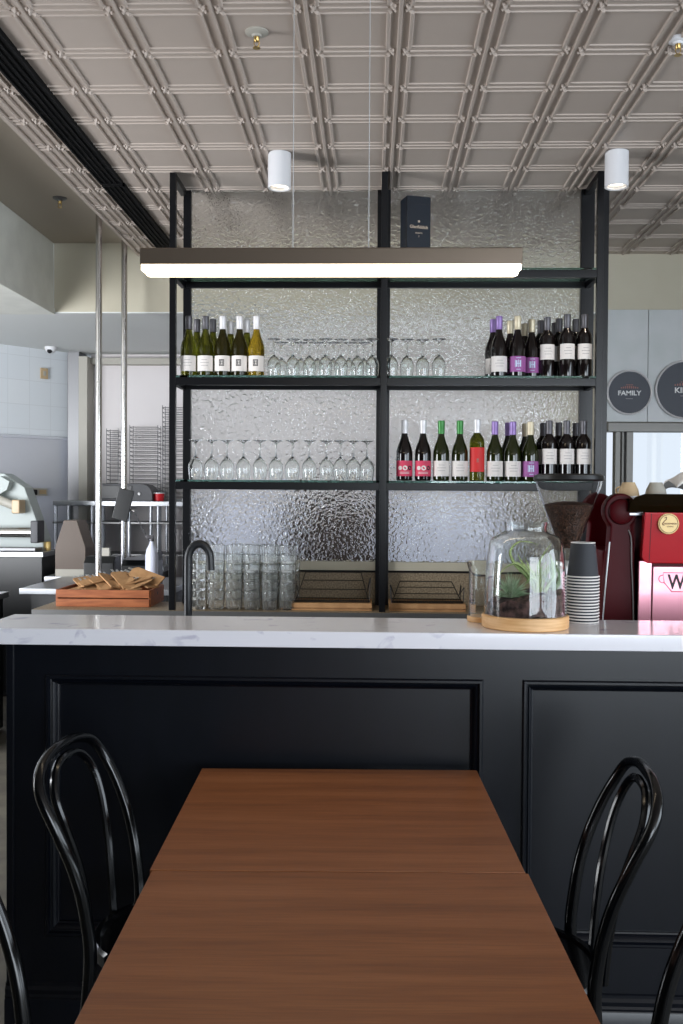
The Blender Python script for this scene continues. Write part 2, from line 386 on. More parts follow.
# angled tiled wall, upper tiles and lower stainless lining
ang = atan2(8.509-7.996, -2.606+3.022)
tw = MB().box(-4.5, 0, 0, 0.08, 1.935, 2.68).build('wall_tiled', 'tile'); tw.location = (-2.60, 8.515, 0); tw.rotation_euler = (0, 0, ang); tw['kind'] = 'structure'
sw = MB(); sw.box(-4.5, 0, -0.006, 0.08, 0.0, 1.935); sw.box(-4.5, 0, -0.02, 0.0, 1.92, 1.945, 0.004)
sw = sw.build('wall_lining', 'lining'); sw.location = (-2.60, 8.515, 0); sw.rotation_euler = (0, 0, ang); sw['kind'] = 'structure'
struct(MB().box(-2.60, -2.50, 8.42, 8.66, 0, 2.68, 0.006), 'trim_2', 'brushed')
# cream sliding-door frame beside it
f = MB(); f.box(-2.50, -2.425, 8.40, 8.6, 0, 2.63, 0.004); f.box(-2.425, 1.5, 8.50, 8.6, 2.575, 2.63, 0.004)
struct(f, 'trim_3', 'cream')
# left, front and right walls
struct(MB().box(-6.1, -6, -3.7, 10, 0, 3.2), 'wall_left', 'darkwall')
w = MB(); w.box(-6, 0.7, -3.8, -3.7, 0, 3.2); w.box(0.7, 4.7, -3.8, -3.7, 2.75, 3.2); w.box(0.7, 4.7, -3.8, -3.7, 0, 0.3)
struct(w, 'wall_front', 'darkwall')
w = MB(); w.box(4.7, 4.8, -3.8, 6.7, 2.75, 3.2); w.box(4.7, 4.8, -3.8, 6.7, 0, 0.45); w.box(4.7, 4.8, 2.6, 6.7, 0.45, 2.75); w.box(4.7, 4.8, -3.8, -3.4, 0.45, 2.75)
struct(w, 'wall_right', 'plaster')
wf = MB()
for y in (-3.4, -1.9, -0.4, 1.1, 2.6): wf.box(4.70, 4.76, y-0.03, y+0.03, 0.45, 2.75)
wf.box(4.70, 4.76, -3.4, 2.6, 0.45, 0.51); wf.box(4.70, 4.76, -3.4, 2.6, 2.69, 2.75)
struct(wf, 'window_1', 'frame')
wf = MB()
for x in (0.7, 1.7, 2.7, 3.7, 4.67): wf.box(x-0.03, x+0.03, -3.78, -3.72, 0.3, 2.75)
wf.box(0.7, 4.7, -3.78, -3.72, 0.3, 0.36); wf.box(0.7, 4.7, -3.78, -3.72, 2.69, 2.75)
struct(wf, 'window_2', 'frame')
# window behind the coffee machine: grey head beam, dark mullion pair, sill, pane
wf = MB(); wf.box(1.538, 4.7, 6.56, 6.66, 1.895, 1.955, 0.004); wf.box(1.592, 1.622, 6.58, 6.66, 1.0, 1.895); wf.box(1.64, 1.652, 6.6, 6.66, 1.0, 1.895); wf.box(1.66, 1.705, 6.57, 6.66, 1.0, 1.895, 0.004)
wf.box(1.538, 4.7, 6.57, 6.70, 1.0, 1.05, 0.004)
wo = struct(wf, 'window_3', 'greyframe')
part(wo, 'window_pane', 'glass', MB().box(1.705, 4.7, 6.61, 6.616, 1.05, 1.895))

# ================================================================== BAR COUNTER
B0 = 2.69
cnt = thing('bar_counter', 'long navy-black panelled bar counter with white stone top', 'counter', (0, 0, 0))
b = MB()
b.box(-0.998, 2.6, B0+0.028, 2.94, 0, 1.07)               # carcass, its face is the recessed panel field
b.box(-0.998, 2.6, B0, B0+0.0285, 0.981, 1.07)               # top rail
b.box(-0.998, 2.6, B0, B0+0.0285, 0.0, 0.268)                # bottom rail
for x0, x1 in ((-0.998, -0.887), (0.300, 0.413), (1.60, 1.713)): b.box(x0, x1, B0, B0+0.0285, 0.268, 0.981)
b.box(-0.998, -0.978, B0-0.006, B0+0.03, 0.0, 1.07, 0.002)
part(cnt, 'cabinet_body', 'navy', b)
def sweep_rect(mb, x0, x1, z0, z1, prof):
    """profile (inset, y) swept round a rectangle in the XZ plane"""
    rings = [[mb.bm.verts.new((x0+i, y, z0+i)), mb.bm.verts.new((x1-i, y, z0+i)), mb.bm.verts.new((x1-i, y, z1-i)), mb.bm.verts.new((x0+i, y, z1-i))] and [] or
             [mb.bm.verts.new(p) for p in ((x0+i, y, z0+i), (x1-i, y, z0+i), (x1-i, y, z1-i), (x0+i, y, z1-i))] for i, y in prof]
    n = len(rings)
    for a in range(n):
        A, B = rings[a], rings[(a+1) % n]
        for k in range(4): mb.bm.faces.new((A[k], A[(k+1) % 4], B[(k+1) % 4], B[k]))
prof = [(-0.004, B0+0.02), (-0.004, B0-0.004), (0.0, B0-0.008), (0.006, B0-0.008), (0.009, B0+0.002), (0.012, B0+0.004), (0.015, B0+0.001), (0.019, B0+0.004), (0.024, B0+0.018), (0.028, B0+0.020), (0.028, B0+0.034), (0.0, B0+0.034)]
for x0, x1 in ((-0.887, 0.300), (0.413, 1.60), (1.713, 2.55)):
    mb = MB(); sweep_rect(mb, x0, x1, 0.268, 0.982, prof); bmesh.ops.delete(mb.bm, geom=[v for v in mb.bm.verts if not v.link_faces], context='VERTS')
    part(cnt, 'panel_moulding', 'navy', mb)
sk = MB(); zt = 0.14
sk.prism([(B0+0.002, 0), (B0-0.016, 0), (B0-0.016, 0.088), (B0-0.012, 0.094), (B0-0.014, 0.10), (B0-0.010, 0.106), (B0-0.012, 0.118), (B0-0.006, 0.126), (B0-0.006, 0.134), (B0+0.002, 0.138)], 'x', -1.0, 2.6)
part(cnt, 'skirting', 'navy', sk)
part(cnt, 'countertop', 'quartz', MB().box(-1.08, 2.65, 2.663, 2.972, 1.0705, 1.115, 0.003), 'white stone countertop with faint grey veins')

# lower work bench behind the counter
lb = thing('work_bench', 'low work bench behind the bar counter under the coffee gear', 'bench', (0, 0, 0))
part(lb, 'worktop', 'steel', MB().box(-0.95, 2.6, 2.975, 3.75, 0.86, 0.90, 0.003))
part(lb, 'cabinet', 'black', MB().box(-0.9, 2.6, 2.98, 3.70, 0.05, 0.86))

# ================================================================== DINING TABLES
def table(name, label, cx, cyy, rz):
    t = thing(name, label, 'table', (cx, cyy, 0), rz, 'walnut cafe tables pushed end to end')
    part(t, 'tabletop', 'walnut', MB().box(-0.367, 0.367, -0.3572, 0.3572, 0.722, 0.75, 0.002))
    m_ = MB(); m_.lathe([(0, 0.0), (0.155, 0.0), (0.16, 0.006), (0.15, 0.014), (0.05, 0.03), (0, 0.03)], 40)
    part(t, 'base', 'blacksteel', m_)
    part(t, 'pedestal', 'blacksteel', MB().lathe([(0, 0.02), (0.035, 0.02), (0.03, 0.06), (0.03, 0.69), (0.06, 0.70), (0.06, 0.722), (0, 0.722)], 24))
    return t
tr = radians(1.6)
table('dining_table', 'walnut table top pushed up against the dark bar counter', -0.083+0.36*sin(tr), 2.285, tr)
table('dining_table', 'walnut table nearest the viewer, butted against the one by the bar', -0.058+0.36*sin(tr)+0.0, 1.566, tr)

# ================================================================== BENTWOOD CHAIRS  (local: seat centre at origin, back at +X)
def make_chair(label, loc, rz):
    t = thing('bentwood_chair', label, 'chair', loc, rz, 'black bentwood chairs at the walnut tables')
    s = MB(); s.lathe([(0, 0.447), (0.12, 0.449), (0.178, 0.455), (0.185, 0.462), (0.197, 0.463), (0.203, 0.455), (0.203, 0.430), (0.197, 0.425), (0, 0.425)], 48)
    part(t, 'seat', 'chair', s)
    # outer hoop: rear leg - stile - arch - stile - rear leg in one bent rod
    half = [(0.235, 0.175, 0.0), (0.185, 0.172, 0.2), (0.158, 0.166, 0.43), (0.166, 0.170, 0.55), (0.188, 0.180, 0.65), (0.226, 0.190, 0.745), (0.262, 0.186, 0.815), (0.281, 0.152, 0.860), (0.290, 0.078, 0.882)]
    pts = [(x, -y, z) for x, y, z in half]+[(0.291, 0, 0.887)]+[(x, y, z) for x, y, z in half[::-1]]
    P = cat(pts, 6); R = [0.0125+0.0025*max(0, 1-abs(p.z-0.45)/0.4) for p in P]
    part(t, 'back_hoop', 'chair', MB().tube(P, R, 12))
    half = [(0.192, 0.075, 0.445), (0.199, 0.078, 0.53), (0.213, 0.092, 0.63), (0.238, 0.114, 0.73), (0.262, 0.114, 0.80), (0.277, 0.070, 0.848)]
    pts = [(x, -y, z) for x, y, z in half]+[(0.281, 0, 0.860)]+[(x, y, z) for x, y, z in half[::-1]]
    part(t, 'inner_hoop', 'chair', MB().tube(cat(pts, 6), 0.010, 10))
    for sy in (-1, 1):
        part(t, 'front_leg', 'chair', MB().tube(cat([(-0.135, sy*0.135, 0.43), (-0.155, sy*0.150, 0.25), (-0.185, sy*0.170, 0.0)], 5), [0.017-0.0005*k for k in range(11)], 12))
    part(t, 'leg_ring', 'chair', MB().tube([(0.165*cos(2*pi*k/32)+0.0, 0.165*sin(2*pi*k/32), 0.24) for k in range(32)], 0.009, 8, closed=True))
    return t
ch = make_chair('black bentwood chair on the right of the table, beside the bar', (0.312, 2.20, 0), radians(-3))
dup(ch, (-0.443, 2.31, 0), radians(174.5), 'black bentwood chair left of the table, whole back showing against the bar')
dup(ch, (0.318, 1.55, 0), radians(-4), 'black bentwood chair cut off at the bottom right corner')
dup(ch, (-0.455, 1.55, 0), radians(177), 'black bentwood chair cut off at the lower left edge')

# ================================================================== BACK BAR: bench, splash, glass screen, shelving
bb = thing('back_bench', 'stone topped back bench below the black shelving', 'bench', (0, 0, 0))
part(bb, 'worktop', 'granite', MB().box(-1.68, 1.50, 4.87, 5.26, 0.868, 0.90, 0.002))
part(bb, 'front_rail', 'steeld', MB().box(-1.682, 1.50, 4.866, 4.8695, 0.868, 0.899))
part(bb, 'cabinet', 'black', MB().box(-1.60, 1.50, 4.90, 5.26, 0.05, 0.866))
struct(MB().box(-0.98, 1.13, 5.215, 5.27, 0.901, 1.069, 0.001), 'wall_splash', 'granite')
struct(MB().box(-0.98, 1.13, 5.21, 5.27, 1.069, 1.080), 'trim_4', 'iron')
struct(MB().box(-0.98, 1.13, 5.195, 5.27, 1.081, 1.126, 0.003), 'trim_5', 'plaster')
for nm, (x0, x1), lb_ in (('glass_screen', (-0.955, 0.026), 'tall rippled glass pane behind the left bay of the shelving'), ('glass_screen', (0.082, 1.062), 'tall rippled glass pane behind the right bay of the shelving')):
    g = MB(); g.box(x0, x1, 5.205, 5.213, 1.127, CZ-0.001)
    for f_ in g.bm.faces:
        f_.material_index = 1 if f_.calc_center_median().y < 5.2055 else 0
    o = g.build(nm, ['glass', 'ripple'], recalc=True); tag(o, lb_, 'glass screen', 'rippled glass panes behind the shelving')

sh = thing('shelving_unit', 'tall black steel shelving frame with glass shelves, fixed floor to ceiling', 'shelving', (0, 0, 0))
PS = (-0.987, 0.052, 1.098)
for i, x in enumerate(PS):
    part(sh, 'front_post', 'blacksteel', MB().box(x-0.0155, x+0.0155, 4.88, 4.911, 0.901, CZ-0.009, 0.0015))
    xr = x-0.0 if i else x+0.005
    w_ = 0.034
    part(sh, 'rear_post', 'blacksteel', MB().box(xr-w_, xr+w_ if i else xr+0.034, 5.17, 5.204, 0.901, CZ-0.009, 0.0015) if i != 0 else MB().box(-0.99, -0.950, 5.17, 5.204, 0.901, CZ-0.009, 0.0015))
    part(sh, 'top_rail', 'blacksteel', MB().box(x-0.015, x+0.015, 4.911, 5.17, CZ-0.040, CZ-0.009, 0.0015))
part(sh, 'rear_post', 'blacksteel', MB().box(1.165, 1.205, 5.17, 5.204, 0.901, CZ-0.009, 0.0015))
for zt in (2.588, 2.063, 1.549):
    for a, b_ in ((PS[0]+0.0155, PS[1]-0.0155), (PS[1]+0.0155, PS[2]-0.0155)):
        part(sh, 'shelf_rail', 'blacksteel', MB().box(a, b_, 4.882, 4.908, zt-0.050, zt-0.013, 0.0015).box(a, b_, 5.15, 5.17, zt-0.045, zt-0.013, 0.001))
        part(sh, 'glass_shelf', 'shelfglass', MB().box(a+0.001, b_-0.001, 4.886, 5.168, zt-0.0125, zt-0.002, 0.001))
    for x in PS:
        part(sh, 'side_rail', 'blacksteel', MB().box(x-0.012, x+0.012, 4.911, 5.17, zt-0.045, zt-0.013, 0.001))

# ================================================================== WINE BOTTLES
BR = 0.0405
def bottle(x, y, z, kind, cap, lab, name, rz=0.0, h=0.298, mark=None, group=None):
    """kind: burgundy / bordeaux ; lab: label material ; mark: glyph on the label"""
    t = thing('wine_bottle', name, 'wine bottle', (x, y, z), rz, group)
    s = h/0.298
    if kind[0] == 'burgundy':
        prof = [(0, 0.004), (0.02, 0.004), (0.036, 0.0), (BR-0.001, 0.003), (BR, 0.010), (BR, 0.130*s), (0.0395, 0.145*s), (0.0335, 0.170*s), (0.023, 0.195*s), (0.0165, 0.218*s), (0.0145, 0.235*s), (0.0140, 0.285*s), (0, 0.285*s)]
    else:
        prof = [(0, 0.004), (0.02, 0.004), (0.033, 0.0), (0.0365, 0.003), (0.037, 0.010), (0.037, 0.185*s), (0.0355, 0.198*s), (0.030, 0.211*s), (0.020, 0.224*s), (0.0155, 0.235*s), (0.0140, 0.250*s), (0.0140, 0.285*s), (0, 0.285*s)]
    part(t, 'bottle_glass', kind[1], MB().lathe(prof, 28))
    r0 = 0.0162
    part(t, 'capsule', cap, MB().lathe([(r0+0.0006, 0.232*s), (r0+0.0003, 0.262*s), (r0+0.001, 0.264*s), (r0+0.0008, 0.296*s), (r0-0.001, 0.298*s), (0, 0.298*s), (0, 0.2955*s), (r0-0.0015, 0.2955*s), (r0-0.0006, 0.232*s)], 24, close=False))
    if lab:
        if kind[0] == 'bordeaux' and lab == 'paper': z0, z1 = 0.095, 0.180
        elif lab == 'redlabel': z0, z1 = 0.045, 0.165
        else: z0, z1 = 0.022, 0.098
        R = BR if kind[0] == 'burgundy' else 0.037
        if kind[0] == 'bordeaux' and lab == 'paper': z0, z1 = 0.085, 0.160
        lo = part(t, 'front_label', lab, MB().arc(R+0.0001, -1.25, 1.25, z0, z1, 0.0005))
        g = MB(); gm = 'ink'; R2 = R+0.0006
        if mark == 'B':
            for a0, a1, q0, q1 in ((-0.30, 0.30, 0.047, 0.051), (-0.30, 0.30, 0.075, 0.079), (-0.30, -0.22, 0.047, 0.079), (0.22, 0.30, 0.047, 0.079), (-0.14, -0.06, 0.053, 0.073), (-0.2, 0.0, 0.062, 0.0645), (0.04, 0.16, 0.069, 0.073), (0.04, 0.16, 0.053, 0.057), (0.04, 0.16, 0.061, 0.065), (0.12, 0.16, 0.053, 0.073), (-0.2, -0.0, 0.053, 0.056), (-0.2, 0.0, 0.070, 0.073)):
                g.arc(R2, a0, a1, q0, q1, 0.0004)
        elif mark == 'dots':
            g.disc_on(R2, -0.56, 0.062, 0.0100); g.disc_on(R2, 0.05, 0.062, 0.0120); gm = 'paper'
            part(lo, 'dark_dot', 'ink', MB().disc_on(R2, 0.66, 0.062, 0.0110, 0.0008)); 
            for q in (0.034, 0.040): g.arc(R2, -0.6, 0.6, q, q+0.0022, 0.0004)
        elif mark == 'H':
            for a0, a1, q0, q1 in ((-0.32, -0.14, 0.046, 0.078), (0.14, 0.32, 0.046, 0.078), (-0.42, -0.36, 0.044, 0.08), (0.0, 0.05, 0.044, 0.08), (-0.06, -0.02, 0.044, 0.08), (-0.14, 0.14, 0.060, 0.064), (-0.3, 0.3, 0.088, 0.091), (-0.25, 0.25, 0.032, 0.035)):
                g.arc(R2, a0, a1, q0, q1, 0.0004)
            gm = 'lilac'
        elif lab == 'redlabel':
            g.disc_on(R2, 0.0, 0.105, 0.006); g.arc(R2, -0.18, 0.18, 0.092, 0.096, 0.0004); gm = 'rednk'
        else:
            zm = (z0+z1)/2
            for k, wd in enumerate((0.35, 0.55, 0.45)): g.arc(R2, -wd, wd, zm+0.016-0.014*k, zm+0.0185-0.014*k, 0.0003)
            gm = 'greyink'
        part(lo, 'label_print', gm, g)
    return t
BUW = ('burgundy', 'winewhite'); BUG = ('burgundy', 'winegold'); BUR = ('burgundy', 'winered'); BUD = ('burgundy', 'winedark'); BUN = ('burgundy', 'winegreen'); BOR = ('bordeaux', 'winered'); BON = ('bordeaux', 'winewhite')
def sx(px, Y, z=1.8):     # column position at depth Y (room coordinates)
    yy = 492-(z+0.15-EYE)*995/Y; d = fw+rt*((px-341.5)/995.0)-up*((yy-512)/995.0); return d.x*Y/d.y
YB = 4.945
Z2, Z3, Z1 = 2.0625, 1.5485, 2.5875
G1, G2, G3 = 'white wine bottles on the upper left shelf', 'wine bottles on the upper right shelf', 'wine bottles on the middle right shelf'
bottle(-0.918, YB, Z2, BUW, 'capgrey', 'paper', 'green-gold wine bottle, plain white label, far left of the upper shelf beside the post', group=G1)
bottle(-0.834, YB, Z2, BUW, 'capgrey', 'paper', 'green-gold wine bottle, plain white label, second along from the left post', group=G1)
bottle(-0.748, YB, Z2, BUD, 'capwhite', 'paper', 'dark green wine bottle with square black emblem, first of three white-capped ones', group=G1, mark='B')
bottle(-0.664, YB, Z2, BUD, 'capwhite', 'paper', 'white-capped wine bottle with square black emblem, middle one of three', group=G1, mark='B')
bottle(-0.580, YB, Z2, BUG, 'capwhite', 'paper', 'golden wine bottle with square black emblem beside the upside-down wine glasses', group=G1, mark='B')
YR = 5.035
bottle(-0.893, YR, Z2, BUW, 'capgrey', 'paper', 'grey-capped green bottle standing behind the first bottle at the left post', group=G1)
bottle(-0.812, YR, Z2, BUW, 'capgrey', 'paper', 'grey-capped green bottle behind the second plain-label bottle', group=G1)
bottle(-0.722, YR, Z2, BUW, 'capwhite', 'paper', 'white-capped bottle peeking out behind the first square-emblem bottle', group=G1, mark='B', h=0.285)
bottle(-0.640, YR, Z2, BUW, 'capwhite', 'paper', 'white-capped bottle peeking out behind the middle square-emblem bottle', group=G1, mark='B', h=0.295)
# upper right
def R_(px, kind, cap, lab, name, mark=None, row=0, h=0.298, z=Z2, g=G2):
    Y = YB+0.088*row
    bottle(sx(px, Y, z), Y, z, kind, cap, lab, name, group=g, mark=mark, h=h)
R_(499, BUR, 'cappurple', 'paper', 'purple-capped dark bottle with white label, upper right shelf')
R_(517.5, BUR, 'capcream', 'purple', 'cream-capped dark bottle with purple label, next to the purple-capped one', 'H')
R_(531.5, BUR, 'capcream', 'purple', 'cream-capped dark bottle with purple label, beside the grey-capped bottles', 'H', row=0.5, h=0.290)
R_(547, BOR, 'capgrey', 'paper', 'square-shouldered dark bottle, first of three pale-label bottles on the upper shelf', row=0.25, h=0.298)
R_(567, BOR, 'capgrey', 'paper', 'square-shouldered dark bottle, middle of three pale-label bottles on the upper shelf', h=0.308)
R_(584.5, BOR, 'capgrey', 'paper', 'square-shouldered dark bottle against the right post of the upper shelf', h=0.308)
R_(493.0, BUR, 'cappurple', 'paper', 'purple-capped bottle half hidden behind its twin on the upper shelf', row=1)
R_(510, BUR, 'capcream', 'purple', 'cream-capped bottle showing behind the first purple-label bottle', 'H', row=1, h=0.29)
R_(524.5, BUR, 'capcream', 'purple', 'cream-capped bottle showing behind the second purple-label bottle', 'H', row=1.5, h=0.284)
R_(540.5, BOR, 'capgrey', 'paper', 'grey-capped bottle just behind the first pale-label bottle', row=1.25, h=0.296)
R_(559, BOR, 'capgrey', 'paper', 'grey-capped bottle just behind the middle pale-label bottle', row=1, h=0.302)
R_(575.5, BOR, 'capgrey', 'paper', 'grey-capped bottle behind the one at the right post, upper shelf', row=1, h=0.30)
R_(554.5, BOR, 'capgrey', 'paper', 'rearmost grey-capped bottle in the middle file of the upper shelf', row=2, h=0.296)
# lower right
K = dict(z=Z3, g=G3)
R_(404.5, BUR, 'capwhite', 'pink', 'white-capped dark bottle with pink dotted label beside the middle post', 'dots', h=0.30, **K)
R_(423, BUR, 'capwhite', 'pink', 'white-capped dark bottle with pink dotted label, second from the middle post', 'dots', h=0.30, **K)
R_(441.2, BUN, 'capgreen', 'paper', 'green-capped bottle next to the pink labels', h=0.298, **K)
R_(459.8, BUN, 'capgreen', 'paper', 'green-capped bottle next to the red-label bottle', h=0.298, **K)
R_(477, BON, 'capwhite', 'redlabel', 'taller white-capped bottle with a big red label', h=0.305, **K)
R_(494.7, ('burgundy', 'winegreen'), 'cappurple', 'paper', 'purple-capped green bottle beside the red-label bottle', h=0.295, **K)
R_(512.7, ('burgundy', 'winegreen'), 'cappurple', 'paper', 'purple-capped green bottle beside the lone purple label', h=0.294, **K)
R_(530.3, ('burgundy', 'winegreen'), 'capcream', 'purple', 'cream-capped bottle with purple label on the middle shelf', 'H', h=0.293, **K)
R_(549, BOR, 'capgrey', 'paper', 'square-shouldered dark bottle right of the purple label, middle shelf', h=0.30, **K)
R_(566.5, BOR, 'capgrey', 'paper', 'square-shouldered dark bottle, middle of three above the coffee grinder', h=0.30, **K)
R_(583.5, BOR, 'capgrey', 'paper', 'square-shouldered dark bottle against the right post above the grinder', h=0.30, **K)
R_(508, BUN, 'cappurple', 'paper', 'purple-capped bottle tucked behind the second purple cap, middle shelf', row=1, h=0.295, **K)
R_(525, BUN, 'capcream', 'purple', 'cream-capped bottle tucked behind the purple label on the middle shelf', 'H', row=1, h=0.29, **K)
R_(543, BOR, 'capgrey', 'paper', 'grey-capped bottle behind the dark one right of the purple label', row=1, h=0.295, **K)
R_(558.5, BOR, 'capgrey', 'paper', 'grey-capped bottle behind the middle dark one above the grinder', row=1, h=0.297, **K)
R_(575.5, BOR, 'capgrey', 'paper', 'grey-capped bottle behind the dark one at the right post, middle shelf', row=1, h=0.295, **K)

# ================================================================== WINE GLASSES, upside down
def wine_glass_mesh(hh, rb):
    s = hh/0.19
    out = [(rb*0.84, 0), (rb*0.93, 0.025*s), (rb, 0.052*s), (rb*0.93, 0.074*s), (rb*0.62, 0.094*s), (rb*0.22, 0.106*s), (0.0045, 0.114*s), (0.0038, 0.14*s), (0.0040, 0.168*s), (0.008, 0.178*s), (0.020, 0.184*s), (0.0335, 0.188*s), (0.0335, 0.190*s), (0, 0.190*s)]
    inn = [(0, 0.101*s), (rb*0.2, 0.099*s), (rb*0.55, 0.089*s), (rb*0.88, 0.071*s), (rb-0.0018, 0.050*s), (rb*0.93-0.0016, 0.025*s), (rb*0.84-0.0014, 0)]
    b = MB(); b.lathe(inn+out, 28); return b
def glasses(pxs, z, h, rb, G, lab):
    first = None
    for i, px in enumerate(pxs):
        Y = 4.955+0.012*((i*7) % 3); x = sx(px, Y, z)
        if first is None:
            first = wine_glass_mesh(h, rb).build('wine_glass', 'glass'); first.location = (x, Y, z); o = first
        else:
            o = first.copy(); COL.objects.link(o); o.location = (x, Y, z)
        tag(o, lab(i), 'wine glass', G)
glasses([274, 293, 309.5, 325.5, 341, 357.5, 372.5], Z2, 0.187, 0.034, 'upside-down wine glasses on the upper left shelf',
        lambda i: f'upside-down wine glass, {ORD[i]} one right of the golden bottle on the upper shelf' if i else 'upside-down wine glass right beside the golden bottle')
glasses([391.5, 407, 422.7, 439], Z2, 0.187, 0.034, 'upside-down wine glasses on the upper right shelf',
        lambda i: f'upside-down wine glass on the upper shelf, {ORD[i]} one right of the middle post')
glasses([195.5, 211.5, 227, 243.5, 260, 276, 292.5, 309.3, 326.5, 340.5, 353.5, 367], Z3, 0.198, 0.037, 'upside-down wine glasses on the middle left shelf',
        lambda i: f'upside-down wine glass on the middle shelf, {ORD[i]} one right of the left post')
# second rows
def glasses_back(pxs, z, h, rb, G, lab):
    first = None
    for i, px in enumerate(pxs):
        Y = 5.075; x = sx(px, Y, z)
        if first is None: first = wine_glass_mesh(h, rb).build('wine_glass', 'glass'); o = first
        else: o = first.copy(); COL.objects.link(o)
        o.location = (x, Y, z); tag(o, lab(i), 'wine glass', G)
glasses_back([281.5, 301, 317.5, 333.5, 349.5, 364], Z2, 0.187, 0.034, 'wine glasses in the back row of the upper left shelf', lambda i: f'upside-down wine glass in the back row of the upper left shelf, {ORD[i]} after the bottles')

# boxed bottle on the top shelf
bx = thing('gift_box', 'dark blue spirit bottle box standing alone on the top shelf', 'box', (0.207, 5.017, Z1), radians(18))
part(bx, 'carton', 'darkblue', MB().box(-0.062, 0.062, -0.05, 0.05, 0, 0.370, 0.0015))
part(bx, 'lid_seam', 'black', MB().box(-0.0625, 0.0625, -0.0505, 0.0505, 0.332, 0.3335))
lettering(bx, 'Glenfiddich', 0.021, (0, -0.0508, 0.218), 'goldink', bold=0.0004)
lettering(bx, 'RESERVE', 0.010, (0, -0.0508, 0.188), 'goldink')
lettering(bx, 'I', 0.014, (0, -0.0508, 0.172), 'goldink')
part(bx, 'emblem', 'goldink', MB().prism([(0.007*cos(q*pi/5)*(1 if q % 2 == 0 else 0.72), 0.246+0.007*sin(q*pi/5)*(1 if q % 2 == 0 else 0.72)) for q in range(10)], 'y', -0.0512, -0.0498))

# ================================================================== ON THE BACK BENCH
# stacked tumblers
tm = MB(); rt_, rb_ = 0.0445, 0.0375; H_ = 0.088
tm.lathe([(0, 0.0), (rb_-0.002, 0.0), (rb_, 0.003), (rb_+(rt_-rb_)*0.5, H_*0.5), (rt_-0.0004, H_-0.006), (rt_+0.0002, H_-0.003), (rt_-0.0005, H_), (rt_-0.0025, H_-0.001), (rb_+(rt_-rb_)*0.5-0.0024, H_*0.5), (rb_-0.002, 0.014), (0, 0.012)], 20)
tumbler = None; xs_t = [-0.868, -0.778, -0.688, -0.598, -0.508, -0.420]
for row, (yy, tops, lean) in enumerate(((4.955, (5, 6, 6, 6, 6, 6), 1), (5.055, (5, 5, 6, 6, 6, 5), 0.6))):
    for ci, x in enumerate(xs_t):
        for k in range(tops[ci]):
            if tumbler is None: tumbler = tm.build('tumbler', 'tglass'); o = tumbler
            else: o = tumbler.copy(); COL.objects.link(o)
            o.location = (x+(0.012 if row else 0)+0.0004*k*((ci % 3)-1), yy, 0.9005+0.0465*k); o.rotation_euler = (0, 0, 0.7*k+ci)
            who = f'{ORD[k]} from the bottom' if k < tops[ci]-1 else 'topmost'
            tag(o, f'clear tumbler, {who} of the {ORD[ci]} {"front" if row == 0 else "rear"} stack counting from the tap', 'tumbler', 'clear tumblers stacked on the back bench')
# black wire racks on pale boards
def rack(x0, x1, top, label, boardlab):
    bo = MB(); bo.box(x0-0.012, x1+0.012, 4.925, 5.16, 0.9005, 0.909, 0.001); bo.box(x0-0.012, x1+0.012, 4.93, 5.16, 0.9135, 0.938, 0.002); bo.box(x0, x1, 4.94, 5.15, 0.909, 0.9136)
    bo = bo.build('board', 'kraft'); tag(bo, boardlab, 'board', 'boards under the wire racks')
    t = thing('wire_rack', label, 'rack', ((x0+x1)/2, 5.04, 0.9385), 0, 'black wire racks on the back bench')
    w = (x1-x0)/2; h = top-0.9385; r = 0.0022
    b = MB(); b.tube([(-w, -0.09, 0.004), (w, -0.09, 0.004), (w, 0.08, 0.004), (-w, 0.08, 0.004)], r*1.3, 6, closed=True)
    for k in range(1, 26): xx_ = -w+2*w*k/26; b.tube([(xx_, -0.09, 0.006), (xx_, 0.08, 0.006)], 0.0012, 5)
    b.tube([(-w, -0.09, 0.010), (w, -0.09, 0.010)], 0.003, 6)
    part(t, 'base_grid', 'iron', b)
    b = MB(); b.tube([(-w+0.004, -0.06, 0.004), (-w+0.045, 0.075, h), (w-0.045, 0.075, h), (w-0.004, -0.06, 0.004)], r*1.2, 6)
    for f_ in (0.42, 0.72): b.tube([(-w+0.004+0.041*f_, -0.06+0.135*f_, h*f_), (w-0.004-0.041*f_, -0.06+0.135*f_, h*f_)], r, 6)
    part(t, 'leaning_frame', 'iron', b)
    for s_ in (-1, 1):
        b = MB(); b.tube([(s_*w, -0.09, 0.002), (s_*(w+0.004), -0.088, h*0.85)], r, 6); b.tube([(s_*w, 0.078, 0.002), (s_*(w+0.004), 0.07, h*0.8)], r, 6); b.tube([(s_*(w+0.004), -0.088, h*0.85), (s_*(w-0.012), 0.0, h*0.35), (s_*(w+0.002), 0.07, h*0.8)], r, 6)
        part(t, 'side_frame', 'iron', b)
rack(-0.385, -0.010, 1.077, 'black wire rack beside the stacked tumblers, left of the middle post', 'pale wooden board under the rack beside the tumblers')
rack(0.100, 0.455, 1.033, 'lower black wire rack just right of the middle post', 'pale wooden board under the rack right of the middle post')

